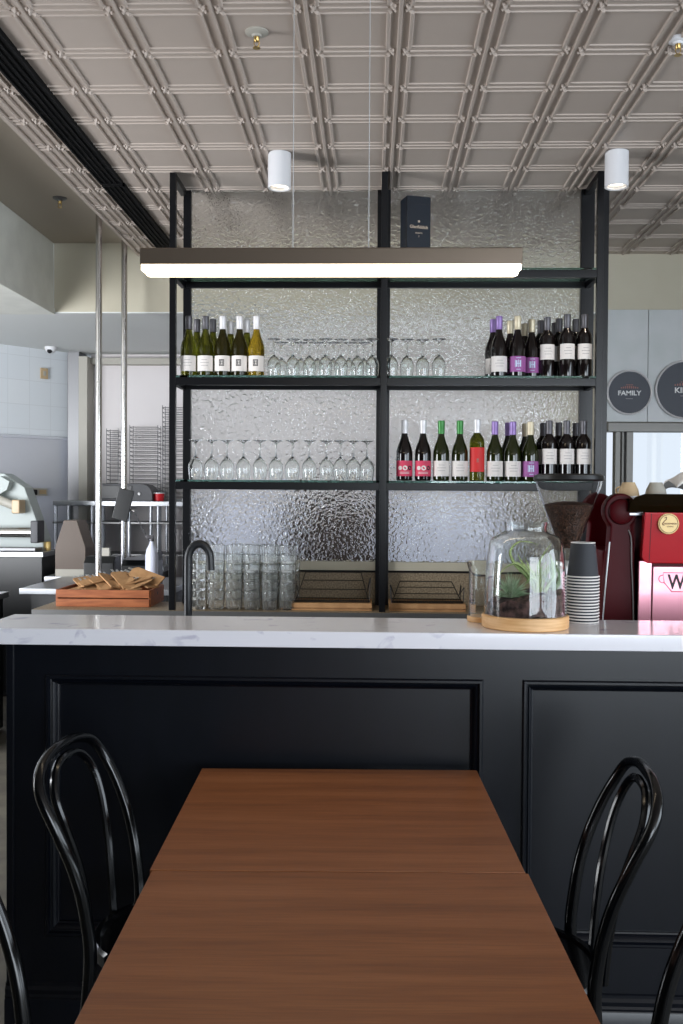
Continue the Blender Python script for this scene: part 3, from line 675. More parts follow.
# timber tray with kraft cutlery pouches
tx0, tx1, ty0, ty1 = -1.60, -1.125, 5.0, 5.33
tray = thing('timber_tray', 'orange-brown slatted timber tray of cutlery pouches on the back bench', 'tray', ((tx0+tx1)/2, (ty0+ty1)/2, 0.9005))
hw, hd = (tx1-tx0)/2, (ty1-ty0)/2
part(tray, 'base', 'traywood', MB().box(-hw+0.01, hw-0.01, -hd+0.01, hd-0.01, 0.002, 0.012))
for zz in (0.0, 0.046):
    for s_ in (-1, 1):
        part(tray, 'slat', 'traywood', MB().box(-hw, hw, s_*hd-0.006, s_*hd+0.006, zz, zz+0.040, 0.0015))
for s_ in (-1, 1):
    e = MB(); e.box(s_*hw-0.006, s_*hw+0.006, -hd+0.006, hd-0.006, 0.0, 0.086, 0.0015)
    part(tray, 'end_board', 'traywood', e)
    part(tray, 'handle_hole', 'black', MB().lathe([(0, 0), (0.009, 0), (0.009, 0.001), (0, 0.001)], 14, T=Matrix.Translation((s_*(hw+0.0062), 0, 0.055)) @ Matrix.Rotation(pi/2, 4, 'Y')))
POS = ['at the left end, lowest', 'at the left end, second up', 'left of centre, underneath', 'left of centre, on top', 'lying across the middle, underneath', 'lying across the middle, on top', 'right of the middle, flat', 'right of the middle, tilted', 'near the right end, flat', 'near the right end, tilted up', 'against the right end board', 'at the back left corner', 'at the back middle', 'at the back right corner', 'standing up at the right end', 'at the front right corner']
for i, pl in enumerate(POS):
    u = [-0.16, -0.145, -0.10, -0.075, -0.03, 0.0, 0.04, 0.07, 0.10, 0.13, 0.165, -0.12, 0.0, 0.11, 0.185, 0.15][i]
    v = [-0.03, 0.0, -0.06, -0.02, -0.06, -0.02, -0.06, -0.02, -0.05, -0.01, 0.02, 0.08, 0.09, 0.08, 0.05, -0.07][i]
    zz = [0.072, 0.086, 0.080, 0.098, 0.090, 0.106, 0.094, 0.110, 0.088, 0.104, 0.10, 0.098, 0.11, 0.112, 0.125, 0.088][i]
    L_, Wd = 0.19, 0.075
    p = thing('cutlery_pouch', f'brown kraft cutlery pouch in the timber tray, {pl}', 'cutlery pouch', ((tx0+tx1)/2+u*0.95, (ty0+ty1)/2+v*0.7, 0.9005+zz*1.12), 0, 'kraft cutlery pouches in the timber tray')
    rz = random.uniform(0.6, 1.15)*(1 if i % 3 else -1)
    p.rotation_euler = (random.uniform(0.18, 0.42), random.uniform(-0.22, 0.22) if i != 14 else -0.6, rz)
    b = MB(); n_ = 6
    outl = [(-Wd/2, -L_/2), (Wd/2, -L_/2), (Wd/2, L_/2-0.02), (Wd/2-0.02, L_/2), (-Wd/2+0.01, L_/2), (-Wd/2, L_/2-0.012)]
    b.prism(outl, 'z', -0.003, 0.003, bev=0.001); b.box(-Wd/2+0.002, Wd/2-0.002, -L_/2, -L_/2+0.07, 0.003, 0.0042)
    part(p, 'paper_sleeve', 'kraft', b)
    b = MB(); b.box(-0.018, -0.008, 0.05, L_/2+0.02, -0.001, 0.001)
    for q in range(3): b.box(-0.0185+0.0045*q, -0.0165+0.0045*q, L_/2+0.02, L_/2+0.036, -0.001, 0.001)
    b.box(0.006, 0.016, 0.05, L_/2+0.026, -0.001, 0.001, 0.0004)
    part(p, 'cutlery', 'silver', b, 'fork and knife ends')

# ================================================================== PENDANT, DOWNLIGHTS, CEILING FITTINGS
pn = thing('linear_pendant', 'long bronze linear pendant light glowing warm white above the bar', 'pendant light', (-0.123, 2.85, 2.092))
hw = 0.538
b = MB(); b.prism([(-0.036, 0.040), (-0.036, 0.084), (-0.033, 0.087), (0.033, 0.087), (0.036, 0.084), (0.036, 0.040)], 'x', -hw, hw, bev=0.0008)
part(pn, 'housing', 'bronze', b)
b = MB(); b.prism([(-0.034, 0.040), (-0.034, 0.024), (-0.030, 0.018), (0.030, 0.018), (0.034, 0.024), (0.034, 0.040)], 'x', -hw+0.002, hw-0.002)
for v in b.bm.verts:
    if v.co.z < 0.02: v.co.x *= (hw-0.010)/hw
part(pn, 'diffuser', 'led', b)
for s_ in (-1, 1): part(pn, 'end_cap', 'bronze', MB().box(s_*hw-0.0015 if s_ < 0 else hw-0.0005, s_*hw+0.0005 if s_ < 0 else hw+0.0015, -0.0355, 0.0355, 0.041, 0.0865, 0.0005))
for x in (-0.108, 0.108):
    part(pn, 'cable', 'wire', MB().tube([(x, 0, 0.085), (x, 0, CZ-2.092-0.012)], 0.0014, 6))
    part(pn, 'ceiling_cup', 'white', MB().lathe([(0, CZ-2.092-0.02), (0.018, CZ-2.092-0.02), (0.02, CZ-2.092-0.001), (0, CZ-2.092-0.001)], 20, c=(x, 0, 0)))
for x in (-0.44, 0.32): part(pn, 'cable_clip', 'brass', MB().box(x-0.02, x+0.02, -0.010, 0.010, 0.0865, 0.0885, 0.0005))

def downlight(x, y, label):
    t = thing('downlight', label, 'ceiling light', (x, y, CZ-0.162), 0, 'white cylinder ceiling lights')
    part(t, 'body', 'white', MB().lathe([(0.044, 0.004), (0.052, 0.0), (0.0535, 0.002), (0.0535, 0.160), (0.051, 0.1605), (0.0, 0.1605), (0, 0.04), (0.030, 0.035), (0.042, 0.015)], 40, close=False))
    part(t, 'lens', 'lamp', MB().lathe([(0, 0.018), (0.034, 0.018), (0.036, 0.022), (0.034, 0.034), (0, 0.034)], 32))
    l = bpy.data.lights.new('downlight_glow', 'SPOT'); l.energy = 10; l.color = (1, 0.86, 0.66); l.spot_size = radians(80); l.spot_blend = 0.6; l.shadow_soft_size = 0.03
    o = bpy.data.objects.new('downlight_glow', l); COL.objects.link(o); o.parent = t; o.location = (0, 0, -0.01)
downlight(-0.44, 4.64, 'white cylinder ceiling light above the left shelving bay')
downlight(1.113, 4.64, 'white cylinder ceiling light in front of the right-hand post')

def sprinkler(x, y, z, label, plate='cream'):
    t = thing('fire_sprinkler', label, 'sprinkler', (x, y, z), 0, 'ceiling sprinklers')
    part(t, 'escutcheon', plate, MB().lathe([(0, 0), (0.040, 0), (0.040, -0.004), (0.030, -0.010), (0.018, -0.012), (0.014, -0.018), (0, -0.018)], 28))
    part(t, 'nozzle', 'brass', MB().lathe([(0, -0.016), (0.010, -0.016), (0.009, -0.030), (0.006, -0.034), (0, -0.034)], 16).tube([(0.008, 0, -0.03), (0.009, 0, -0.042), (0.002, 0, -0.052)], 0.0018, 6).tube([(-0.008, 0, -0.03), (-0.009, 0, -0.042), (-0.002, 0, -0.052)], 0.0018, 6))
    b = MB(); b.lathe([(0, -0.051), (0.006, -0.051), (0.013, -0.054), (0.013, -0.056), (0, -0.056)], 16)
    part(t, 'deflector', 'brass', b)
sprinkler(-0.405, 3.42, CZ, 'brass sprinkler on a round plate in the pressed tin ceiling, above the pendant')
sprinkler(1.045, 3.50, CZ, 'pale sprinkler at the upper right edge of the tin ceiling', 'white')
sprinkler(-1.768, 5.583, 3.135, 'dark little sprinkler on the plain kitchen ceiling beside the duct', 'steeld')

def diffuser(y0, y1, label):
    t = thing('air_diffuser', label, 'air vent', (-1.33, y0, CZ), 0, 'black slot diffusers in the tin ceiling')
    L_ = y1-y0; b = MB()
    for x0, x1 in ((-0.058, -0.050), (0.050, 0.058)): b.box(x0, x1, 0, L_, -0.020, -0.001)
    b.box(-0.058, 0.058, 0, 0.008, -0.020, -0.001); b.box(-0.058, 0.058, L_-0.008, L_, -0.020, -0.001)
    part(t, 'frame', 'ductblack', b)
    part(t, 'backing', 'ductblack', MB().box(-0.050, 0.050, 0.008, L_-0.008, -0.013, -0.012))
    for x in (-0.026, 0.0, 0.026): part(t, 'blade', 'ductblack', MB().box(x-0.002, x+0.002, 0.008, L_-0.008, -0.019, -0.013))
diffuser(1.6, 5.04, 'long black slot air diffuser running along the tin ceiling')
diffuser(5.06, 6.55, 'shorter black slot air diffuser at the far end, behind the ceiling joint')

# ================================================================== ON THE BAR
CT = 1.1155
# terrarium
tz = thing('terrarium', 'air plant terrarium under a glass cloche on a round wooden base', 'terrarium', (0.431, 2.80, CT))
part(tz, 'wooden_base', 'bamboo', MB().lathe([(0, 0), (0.118, 0), (0.121, 0.003), (0.121, 0.033), (0.118, 0.036), (0, 0.036)], 56))
dome_o = [(0.1135, 0.0362), (0.1135, 0.09), (0.111, 0.15), (0.107, 0.20), (0.102, 0.232), (0.094, 0.248), (0.082, 0.257), (0.066, 0.263), (0.0585, 0.268), (0.0565, 0.276), (0.0585, 0.286), (0.060, 0.294)]
dome_i = [(0.0575, 0.294), (0.056, 0.286), (0.054, 0.276), (0.0560, 0.2665), (0.065, 0.2607), (0.081, 0.2545), (0.0922, 0.2455), (0.0995, 0.231), (0.1045, 0.199), (0.1085, 0.15), (0.111, 0.09), (0.111, 0.0362)]
part(tz, 'glass_cloche', 'glass', MB().lathe(dome_o+dome_i, 56, close=True))
so = MB(); N_ = 26
rings = []
for k in range(9):
    rr = 0.105*k/8
    ring = []
    for q in range(36 if k else 1):
        a = 2*pi*q/36; x, y = rr*cos(a), rr*sin(a)
        hgt = 0.088+0.014*(x/0.1)+0.007*sin(x*70)*cos(y*60)+random.uniform(-0.004, 0.004)
        ring.append(so.bm.verts.new((x, y, hgt)))
    rings.append(ring)
for q in range(36): so.bm.faces.new((rings[0][0], rings[1][q], rings[1][(q+1) % 36]))
for k in range(1, 8):
    for q in range(36): so.bm.faces.new((rings[k][q], rings[k+1][q], rings[k+1][(q+1) % 36], rings[k][(q+1) % 36]))
low = [so.bm.verts.new((0.108*cos(2*pi*q/36), 0.108*sin(2*pi*q/36), 0.037)) for q in range(36)]
for q in range(36): so.bm.faces.new((rings[8][q], low[q], low[(q+1) % 36], rings[8][(q+1) % 36]))
so.bm.faces.new(low[::-1])
so_ = part(tz, 'soil', 'soil', so)
def leaf(mb, pts, w0, mi=0):
    w0 *= 1.5; P = cat([Vector(p)+Vector((0, 0, 0.014)) for p in pts], 5)
    for p in P:
        q = sqrt(p.x*p.x+p.y*p.y)
        if q > 0.094: p.x *= 0.094/q; p.y *= 0.094/q
    n = len(P); R = [max(0.0004, w0*(1-(k/(n-1))**1.3)) for k in range(n)]
    mb.tube(P, R, 5, caps=False)
pl = MB()
base = Vector((0.028, -0.02, 0.09))
curls = [[(0.028, -0.02, 0.085), (0.0, -0.03, 0.13), (-0.035, -0.03, 0.165), (-0.045, -0.02, 0.20), (-0.02, -0.01, 0.225), (0.015, 0.0, 0.224), (0.035, 0.0, 0.215)],
         [(0.03, -0.02, 0.085), (0.0, -0.035, 0.14), (-0.03, -0.04, 0.165), (-0.06, -0.04, 0.155), (-0.082, -0.03, 0.125)],
         [(0.03, -0.01, 0.085), (0.035, 0.0, 0.15), (0.05, 0.0, 0.19), (0.073, 0.0, 0.222)],
         [(0.04, -0.01, 0.085), (0.06, 0.0, 0.14), (0.085, 0.01, 0.16), (0.095, 0.01, 0.12)],
         [(0.03, -0.02, 0.085), (0.02, -0.05, 0.12), (0.0, -0.08, 0.13), (-0.02, -0.09, 0.10)],
         [(0.03, -0.02, 0.085), (0.01, 0.0, 0.13), (-0.01, 0.02, 0.17), (-0.02, 0.03, 0.19)],
         [(0.03, -0.02, 0.085), (0.02, 0.02, 0.14), (0.0, 0.03, 0.18)],
         [(0.05, -0.02, 0.085), (0.07, -0.03, 0.13), (0.068, -0.03, 0.17), (0.06, -0.02, 0.20)]]
for cc in curls: leaf(pl, cc, 0.0042)
for k in range(22):
    a = random.uniform(0, 2*pi); ln = random.uniform(0.04, 0.085)
    leaf(pl, [base, base+Vector((cos(a)*ln*0.35, sin(a)*ln*0.35, ln*0.7)), base+Vector((cos(a)*ln*0.8, sin(a)*ln*0.6, ln))], 0.0034)
part(tz, 'air_plant', 'leaf', pl)
pl = MB(); base = Vector((-0.045, -0.03, 0.072))
for k in range(110):
    a = random.uniform(0, 2*pi); e = random.uniform(0.1, 1.5); ln = random.uniform(0.045, 0.075)
    d = Vector((cos(a)*cos(e), sin(a)*cos(e), sin(e)))
    leaf(pl, [base, base+d*ln*0.55, base+d*ln+Vector((0, 0, -0.008*cos(e)))], 0.0020)
for k in range(18):
    a = random.uniform(0, 2*pi); ln = random.uniform(0.03, 0.05); bs = Vector((0.075, -0.02, 0.09)); e = random.uniform(0.8, 1.5)
    d = Vector((cos(a)*cos(e), sin(a)*cos(e), sin(e))); leaf(pl, [bs, bs+d*ln, bs+d*ln*2.0], 0.003)
part(tz, 'tufted_plant', 'leafgrey', pl)

# tall glass jar on its own little wooden base
jr = thing('glass_jar', 'empty clear glass jar on a pale round base, half behind the terrarium', 'jar', (0.330, 2.915, CT))
part(jr, 'wooden_base', 'bamboo', MB().lathe([(0, 0), (0.048, 0), (0.050, 0.002), (0.050, 0.014), (0.048, 0.016), (0, 0.016)], 40))
part(jr, 'glass_cylinder', 'glass', MB().lathe([(0.046, 0.0162), (0.046, 0.15), (0.049, 0.158), (0.052, 0.174), (0.050, 0.174), (0.047, 0.159), (0.0438, 0.15), (0.0438, 0.0162)], 40, close=True))

# stacked paper cups, upside down
cup_x, cup_y = 0.615, 2.915
NC = 16
def cup_mesh():
    t = thing('paper_cup', '', 'paper cup', (cup_x, cup_y, CT), 0, 'upside-down paper cups in a tall stack')
    part(t, 'cup_wall', 'cupdark', MB().lathe([(0.0450, 0.003), (0.0345, 0.100), (0.0335, 0.100), (0.0335, 0.094), (0, 0.094), (0, 0.093), (0.0330, 0.093), (0.0440, 0.003)], 36))
    b = MB(); b.tube([(0.0462*cos(2*pi*k/36), 0.0462*sin(2*pi*k/36), 0.0024) for k in range(36)], 0.0021, 8, closed=True)
    part(t, 'rim', 'cuprim', b, 'white rolled rim')
    part(t, 'base_ring', 'cuprim', MB().lathe([(0.0352, 0.0985), (0.0352, 0.1005), (0.0330, 0.1005), (0.0330, 0.0985)], 36, close=True), 'white ring round the cup bottom')
    return t
cup0 = cup_mesh(); pitch = 0.0088
for k in range(NC):
    o = cup0 if k == 0 else dup(cup0, (cup_x+random.uniform(-0.0004, 0.0004), cup_y, CT+pitch*k))
    o['label'] = 'charcoal paper cup at the top of the upturned stack, its side fully showing' if k == NC-1 else ('charcoal paper cup at the very bottom of the upturned stack' if k == 0 else f'charcoal upturned paper cup, {ORD[k]} rim up from the counter')

# black gooseneck tap
tp = thing('tap', 'matte black gooseneck tap rising behind the bar in front of the tumblers', 'tap', (-0.603, 3.25, 0.9))
P = [(0, 0, 0.0)]+[(0, 0, 0.10*k) for k in range(1, 4)]
arc_c = (0.036, 0.0, 0.375)
for k in range(0, 13):
    a = pi-(pi*0.93)*k/12; P.append((0.0365+0.0365*cos(a), 0, 0.365+0.052*sin(a)))
P.append((0.0745, 0, 0.33)); 
tb = MB().tube(P, 0.0132, 16); part(tp, 'spout', 'matte_black', tb)
part(tp, 'base_collar', 'matte_black', MB().lathe([(0, 0.0005), (0.026, 0.0005), (0.026, 0.03), (0.022, 0.034), (0, 0.034)], 28))
part(tp, 'lever', 'matte_black', MB().tube([(-0.012, 0, 0.09), (-0.05, 0, 0.11)], 0.005, 10))

# coffee grinder
gr = thing('coffee_grinder', 'coffee grinder with a clear cone hopper half full of dark beans', 'coffee grinder', (0.641, 3.27, 0.9))
Z0 = 0.9
part(gr, 'hopper', 'hopper', MB().lathe([(0.040, 1.335-Z0), (0.104, 1.515-Z0), (0.106, 1.53-Z0), (0.104, 1.53-Z0), (0.1015, 1.515-Z0), (0.0378, 1.335-Z0)], 48, close=True))
bl = [(0, 1.312-Z0), (0.030, 1.312-Z0), (0.0365, 1.338-Z0), (0.078, 1.452-Z0), (0.06, 1.458-Z0), (0.02, 1.464-Z0), (0, 1.463-Z0)]
part(gr, 'beans', 'bean', MB().lathe(bl, 48))
part(gr, 'hopper_lid', 'black', MB().lathe([(0, 1.5302-Z0), (0.110, 1.5302-Z0), (0.114, 1.535-Z0), (0.112, 1.548-Z0), (0.10, 1.553-Z0), (0, 1.555-Z0)], 48))
part(gr, 'hopper_neck', 'hopper', MB().lathe([(0.041, 1.334-Z0), (0.041, 1.31-Z0), (0.03, 1.30-Z0), (0.022, 1.27-Z0), (0.020, 1.27-Z0), (0.028, 1.30-Z0), (0.039, 1.31-Z0), (0.039, 1.334-Z0)], 36, close=True))
part(gr, 'collar', 'silver', MB().lathe([(0, 1.255-Z0), (0.034, 1.255-Z0), (0.034, 1.270-Z0), (0, 1.270-Z0)], 32))
gb = MB(); gb.box(-0.045, 0.050, -0.06, 0.06, 0.16, 0.356, 0.012, 3); gb.box(-0.075, 0.075, -0.09, 0.09, 0.001, 0.03, 0.006)
gb.box(-0.04, 0.04, 0.0, 0.08, 0.03, 0.17, 0.004)
part(gr, 'body', 'white', gb)
part(gr, 'portafilter_fork', 'chrome', MB().tube([(-0.03, -0.06, 0.14), (-0.03, -0.12, 0.14), (0.03, -0.12, 0.14), (0.03, -0.06, 0.14)], 0.004, 8))

# ================================================================== ESPRESSO MACHINE (its back faces the room)
em = thing('espresso_machine', 'glossy red espresso machine, its back to the room, at the bar end', 'coffee machine', (0.889, 3.30, 0.9))
b = MB()
b.box(0.0, 0.86, 0.0, 0.42, 0.04, 0.515, 0.010, 3)
part(em, 'body_shell', 'reddark', b)
# lower back panel, leaning
def tilt_panel(x0, x1, z0, z1, y0, y1, th, rad, bev=0.003):
    """rounded panel in XZ leaning from y0 at z0 to y1 at z1"""
    pts = []
    for cx_, cz_, a0 in ((x1-rad, z1-0.004, 0), ):
        pass
    pts = [(x0, z1), (x0, z0+rad)]
    for k in range(7): a = pi+pi/2*k/6; pts.append((x0+rad+rad*cos(a), z0+rad+rad*sin(a)))
    pts += [(x1, z0), (x1, z1)]
    m_ = MB(); m_.prism(pts, 'y', 0, th, bev=bev)
    for v in m_.bm.verts: v.co.y += y0+(y1-y0)*(v.co.z-z0)/(z1-z0)
    return m_
part(em, 'lower_panel', 'redsheen', tilt_panel(-0.012, 0.03, 0.03, 0.37, -0.004, -0.010, 0.012, 0.004), 'red edge strip, pale from its painted-in reflection')
part(em, 'lower_panel', 'redsheen', tilt_panel(0.033, 0.87, 0.03, 0.352, -0.004, -0.012, 0.012, 0.004), 'red panel carrying the maker lettering, window reflection in its pale colour')
part(em, 'trim_groove', 'reddark', MB().box(0.034, 0.87, -0.0075, -0.003, 0.203, 0.212, 0.001).box(0.034, 0.87, -0.0085, -0.004, 0.252, 0.256, 0.001))
part(em, 'upper_panel', 'red', tilt_panel(-0.003, 0.87, 0.362, 0.530, -0.012, -0.036, 0.03, 0.022, 0.004), 'bright red rounded hood panel')
part(em, 'panel_seam', 'ink', tilt_panel(0.019, 0.0205, 0.366, 0.526, -0.0135, -0.0365, 0.004, 0.0005, 0.0))
# badge
T_ = Matrix.Translation((0.074, -0.0360, 0.4935)) @ Matrix.Rotation(pi/2, 4, 'X')
bd = part(em, 'badge', 'badge', MB().lathe([(0, -0.003), (0.034, -0.003), (0.034, 0.002), (0.0325, 0.004), (0.0, 0.004)], 40, T=T_), 'round cream gold badge')
rg = MB(); rg.tube([(0.074+0.0295*cos(2*pi*k/40), -0.0405, 0.4935+0.0295*sin(2*pi*k/40)) for k in range(40)], 0.0009, 6, closed=True); part(bd, 'badge_ring', 'badgeink', rg)
lettering(bd, 'Genovese', 0.0115, (0.076, -0.0408, 0.4945), 'badgeink', ext=0.0003)
lettering(bd, 'COFFEE', 0.006, (0.079, -0.0408, 0.484), 'badgeink', ext=0.0003)
gm = MB(); gm.tube(cat([(0.060, -0.0406, 0.512), (0.066, -0.0406, 0.515), (0.066, -0.0406, 0.508), (0.058, -0.0406, 0.500), (0.054, -0.0406, 0.492), (0.060, -0.0406, 0.488)], 5), 0.0011, 6); part(bd, 'badge_figure', 'badgeink', gm)
# WEGA lettering in its cup outline
lettering(em, 'WEGA', 0.066, (0.160, -0.0112, 0.300), 'ink', bold=0.0014, sx=0.80)
cu = MB(); cp = [(0.066, 0.332), (0.258, 0.332), (0.254, 0.302), (0.235, 0.270), (0.095, 0.270), (0.070, 0.300)]
cu.tube([(x, -0.0115, z) for x, z in cp], 0.0014, 6, closed=True)
cu.tube(cat([(0.066, -0.0115, 0.324), (0.055, -0.0115, 0.320), (0.053, -0.0115, 0.308), (0.060, -0.0115, 0.300), (0.070, -0.0115, 0.299)], 5), 0.0014, 6)
part(em, 'cup_outline', 'pink', cu)
# smoked cup guard round the top
g = MB(); g.prism([(-0.045, 0.530), (-0.045, 0.556), (-0.030, 0.580), (0.0, 0.590), (0.87, 0.590), (0.87, 0.530)], 'y', 0.0, 0.006)
g.box(-0.045, -0.039, 0.006, 0.36, 0.530, 0.575)
for v in g.bm.verts:
    if v.co.y < 0.007: v.co.y -= 0.030*(v.co.z-0.53)/0.07+0.004
part(em, 'cup_guard', 'smoke', g)
part(em, 'top_tray', 'steel', MB().box(-0.04, 0.86, 0.01, 0.40, 0.518, 0.528, 0.002))
# dark red side cheek standing proud on the left, rounded head over a splayed leg
def cheek(y0, y1):
    pts = []
    hx, hz, rx, rz_ = -0.062, 0.532, 0.056, 0.060
    for k in range(0, 19): a = radians(-52)+radians(284)*k/18; pts.append((hx+rx*cos(a), hz+rz_*sin(a)))
    pts += [(-0.100, 0.43), (-0.108, 0.34), (-0.118, 0.22), (-0.125, 0.10), (-0.126, 0.02), (-0.012, 0.02), (-0.012, 0.30), (-0.016, 0.42)]
    return MB().prism(pts, 'y', y0, y1, bev=0.008)
ck = part(em, 'side_cheek', 'reddark', cheek(0.03, 0.09), 'dark red side cheek with a rounded head')
part(em, 'side_cheek', 'reddark', cheek(0.34, 0.40))
part(em, 'side_cover', 'reddark', MB().box(-0.110, 0.0, 0.085, 0.345, 0.03, 0.40, 0.01))
part(ck, 'edge_strip', 'silver', MB().tube(cat([(-0.038, 0.028, 0.470), (-0.030, 0.022, 0.44), (-0.028, 0.022, 0.36), (-0.022, 0.022, 0.25), (-0.020, 0.022, 0.12), (-0.030, 0.022, 0.03)], 6), 0.0022, 8))
part(ck, 'edge_strip', 'silver', MB().tube(cat([(-0.100, 0.026, 0.430), (-0.108, 0.024, 0.34), (-0.117, 0.024, 0.22), (-0.124, 0.024, 0.10), (-0.125, 0.024, 0.03)], 6), 0.0022, 8))
part(ck, 'roundel', 'reddark', MB().lathe([(0, 0), (0.040, 0), (0.043, 0.004), (0.040, 0.012), (0.03, 0.016), (0, 0.018)], 32, T=Matrix.Translation((-0.062, 0.030, 0.530)) @ Matrix.Rotation(pi/2, 4, 'X')))
for x in (0.04, 0.8):
    for y in (0.05, 0.37): part(em, 'foot', 'black', MB().lathe([(0, 0.001), (0.022, 0.001), (0.018, 0.042), (0, 0.042)], 16, c=(x, y, 0)))
# cups and cloth on top of the machine
def espresso_cup(x, y, z, label, sc=1.0, rot=(0, 0, 0), mt='white'):
    t = thing('coffee_cup', label, 'cup', (x, y, z), 0, 'cups on the espresso machine'); t.rotation_euler = rot
    s = sc; m_ = MB().lathe([(0, 0.0), (0.026*s, 0.0), (0.027*s, 0.004*s), (0.040*s, 0.030*s), (0.046*s, 0.058*s), (0.044*s, 0.058*s), (0.037*s, 0.030*s), (0.024*s, 0.006*s), (0, 0.005*s)], 32)
    part(t, 'cup_body', mt, m_)
    part(t, 'handle', mt, MB().tube(cat([(0.042*s, 0, 0.046*s), (0.062*s, 0, 0.046*s), (0.064*s, 0, 0.026*s), (0.038*s, 0, 0.018*s)], 5), 0.004*s, 8))
TT = 0.9+0.529
espresso_cup(0.865, 3.40, TT, 'white cup in the hidden lower layer at the left of the machine top', 0.9, (0, 0, 2.2))
espresso_cup(0.955, 3.39, TT, 'white cup in the lower layer beside the towel on the machine', 0.9, (0, 0, 2.6))
espresso_cup(0.868, 3.40, TT+0.0533+0.0465, 'tan upturned cup nearest the round red head of the machine, stacked on another cup', 0.8, (pi, 0, 2.2), 'tancup')
espresso_cup(0.957, 3.39, TT+0.0533+0.0465, 'cream upturned cup beside the white towel on the machine, stacked on another cup', 0.8, (pi, 0, 0.8), 'cream')
cl = MB(); nx, ny = 30, 18; gv = []
for i in range(nx+1):
    rowv = []
    for j in range(ny+1):
        u, v = i/nx, j/ny; x = 1.01+0.34*u; y = 3.33+0.24*v
        base_ = TT+0.028+0.105*math.exp(-((u-0.16)/0.30)**2)*(0.5+0.5*math.exp(-((v-0.4)/0.4)**2))
        z = base_+0.010*sin(9*u+5*v)+0.007*sin(17*u-8*v+1)
        rowv.append((x, y, z))
    gv.append(rowv)
top = [[cl.bm.verts.new(p) for p in r] for r in gv]; bot = [[cl.bm.verts.new((p[0], p[1], p[2]-0.006)) for p in r] for r in gv]
for i in range(nx):
    for j in range(ny):
        cl.bm.faces.new((top[i][j], top[i+1][j], top[i+1][j+1], top[i][j+1])); cl.bm.faces.new((bot[i][j], bot[i][j+1], bot[i+1][j+1], bot[i+1][j]))
for i in range(nx):
    for j in (0, ny): cl.bm.faces.new((top[i][j], bot[i][j], bot[i+1][j], top[i+1][j]))
for j in range(ny):
    for i in (0, nx): cl.bm.faces.new((top[i][j], top[i][j+1], bot[i][j+1], bot[i][j]))
tag(cl.build('tea_towel', 'cloth', angle=80), 'crumpled white tea towel heaped on top of the red machine', 'cloth')

# ================================================================== SIGN PANELS BEHIND THE MACHINE
def signpanel(x0, x1, label):
    o = MB().box(x0, x1, 6.585, 6.6035, 1.962, 2.694, 0.002).build('menu_panel', 'signgrey'); tag(o, label, 'wall panel', 'grey wall panels with round signs')
signpanel(1.535, 1.796, 'grey panel behind the FAMILY sign'); signpanel(1.799, 2.26, 'grey panel behind the KING sign'); 
def roundsign(x, z, r, txt, sub, label, ts):
    t = thing('round_sign', label, 'sign', (x, 6.583, z), 0, 'round charcoal pizza-size signs')
    Rm = Matrix.Rotation(pi/2, 4, 'X')
    part(t, 'rim', 'capwhite', MB().lathe([(r-0.010, -0.0), (r, 0.0), (r+0.002, 0.016), (r-0.004, 0.020), (r-0.010, 0.016)], 64, T=Rm, close=True))
    part(t, 'face', 'signdark', MB().lathe([(0, 0.0), (r-0.009, 0.0), (r-0.009, 0.010), (0, 0.010)], 64, T=Rm))
    lettering(t, txt, ts, (0, -0.0106, -0.005), 'whiteink', bold=0.0012, sx=1.1)
    e = MB()
    for k in range(9):
        a = (k-4)/4.0; e.box(a*ts*1.25-0.003, a*ts*1.25+0.004, -0.0112, -0.009, 0.026, 0.034+0.010*cos(a*1.5))
    for k in range(5): e.box(-ts*0.5+k*ts*0.22, -ts*0.5+k*ts*0.22+0.006, -0.0112, -0.009, 0.048, 0.053)
    part(t, 'emblem', 'rednk', e)
    part(t, 'fine_print', 'greyink', MB().box(-ts*0.55, ts*0.55, -0.0112, -0.009, -0.042, -0.039))
roundsign(1.676, 2.152, 0.146, 'FAMILY', '', 'smaller round charcoal sign reading FAMILY on a grey panel', 0.042)
roundsign(2.034, 2.171, 0.190, 'KING', '', 'larger round charcoal sign reading KING, cut by the picture edge', 0.050)

# ================================================================== KITCHEN ON THE LEFT
def pole(x, y, label):
    t = thing('steel_pole', label, 'pole', (x, y, 0.91), 0, 'polished steel poles by the kitchen')
    part(t, 'tube', 'chrome', MB().lathe([(0, 0), (0.019, 0), (0.019, 3.134-0.91), (0, 3.134-0.91)], 32))
    part(t, 'flange', 'chrome', MB().lathe([(0.0192, 0.0), (0.04, 0.0), (0.04, 0.006), (0.022, 0.012), (0.0192, 0.012)], 24, close=True))
pole(-1.634, 5.9, 'polished steel pole nearest the kitchen door frame, floor bench to ceiling')
pole(-1.607, 6.40, 'polished steel pole beside the tilted black tablet')

def bench(x0, x1, y0, y1, zt, label, body='black', legs=True):
    t = thing('steel_bench', label, 'bench', (0, 0, 0), 0, 'stainless benches in the kitchen')
    part(t, 'worktop', 'steel', MB().box(x0, x1, y0, y1, zt-0.035, zt, 0.003))
    part(t, 'cabinet', body, MB().box(x0+0.05, x1-0.03, y0+0.06, y1-0.02, 0.02, zt-0.036))
    return t
bench(-2.115, -1.20, 5.90, 6.75, 0.90, 'stainless kitchen bench just behind the timber tray')
bench(-2.596, -1.60, 7.62, 8.0, 0.90, 'narrow stainless bench furthest back beneath the shelving')
bench(-3.35, -2.33, 6.98, 7.42, 1.05, 'stainless bench under the dough roller at the tiled wall')
part_ = bench(-3.6, -2.25, 5.35, 6.1, 0.86, 'low dark kitchen bench with a bright steel edge at the far left')

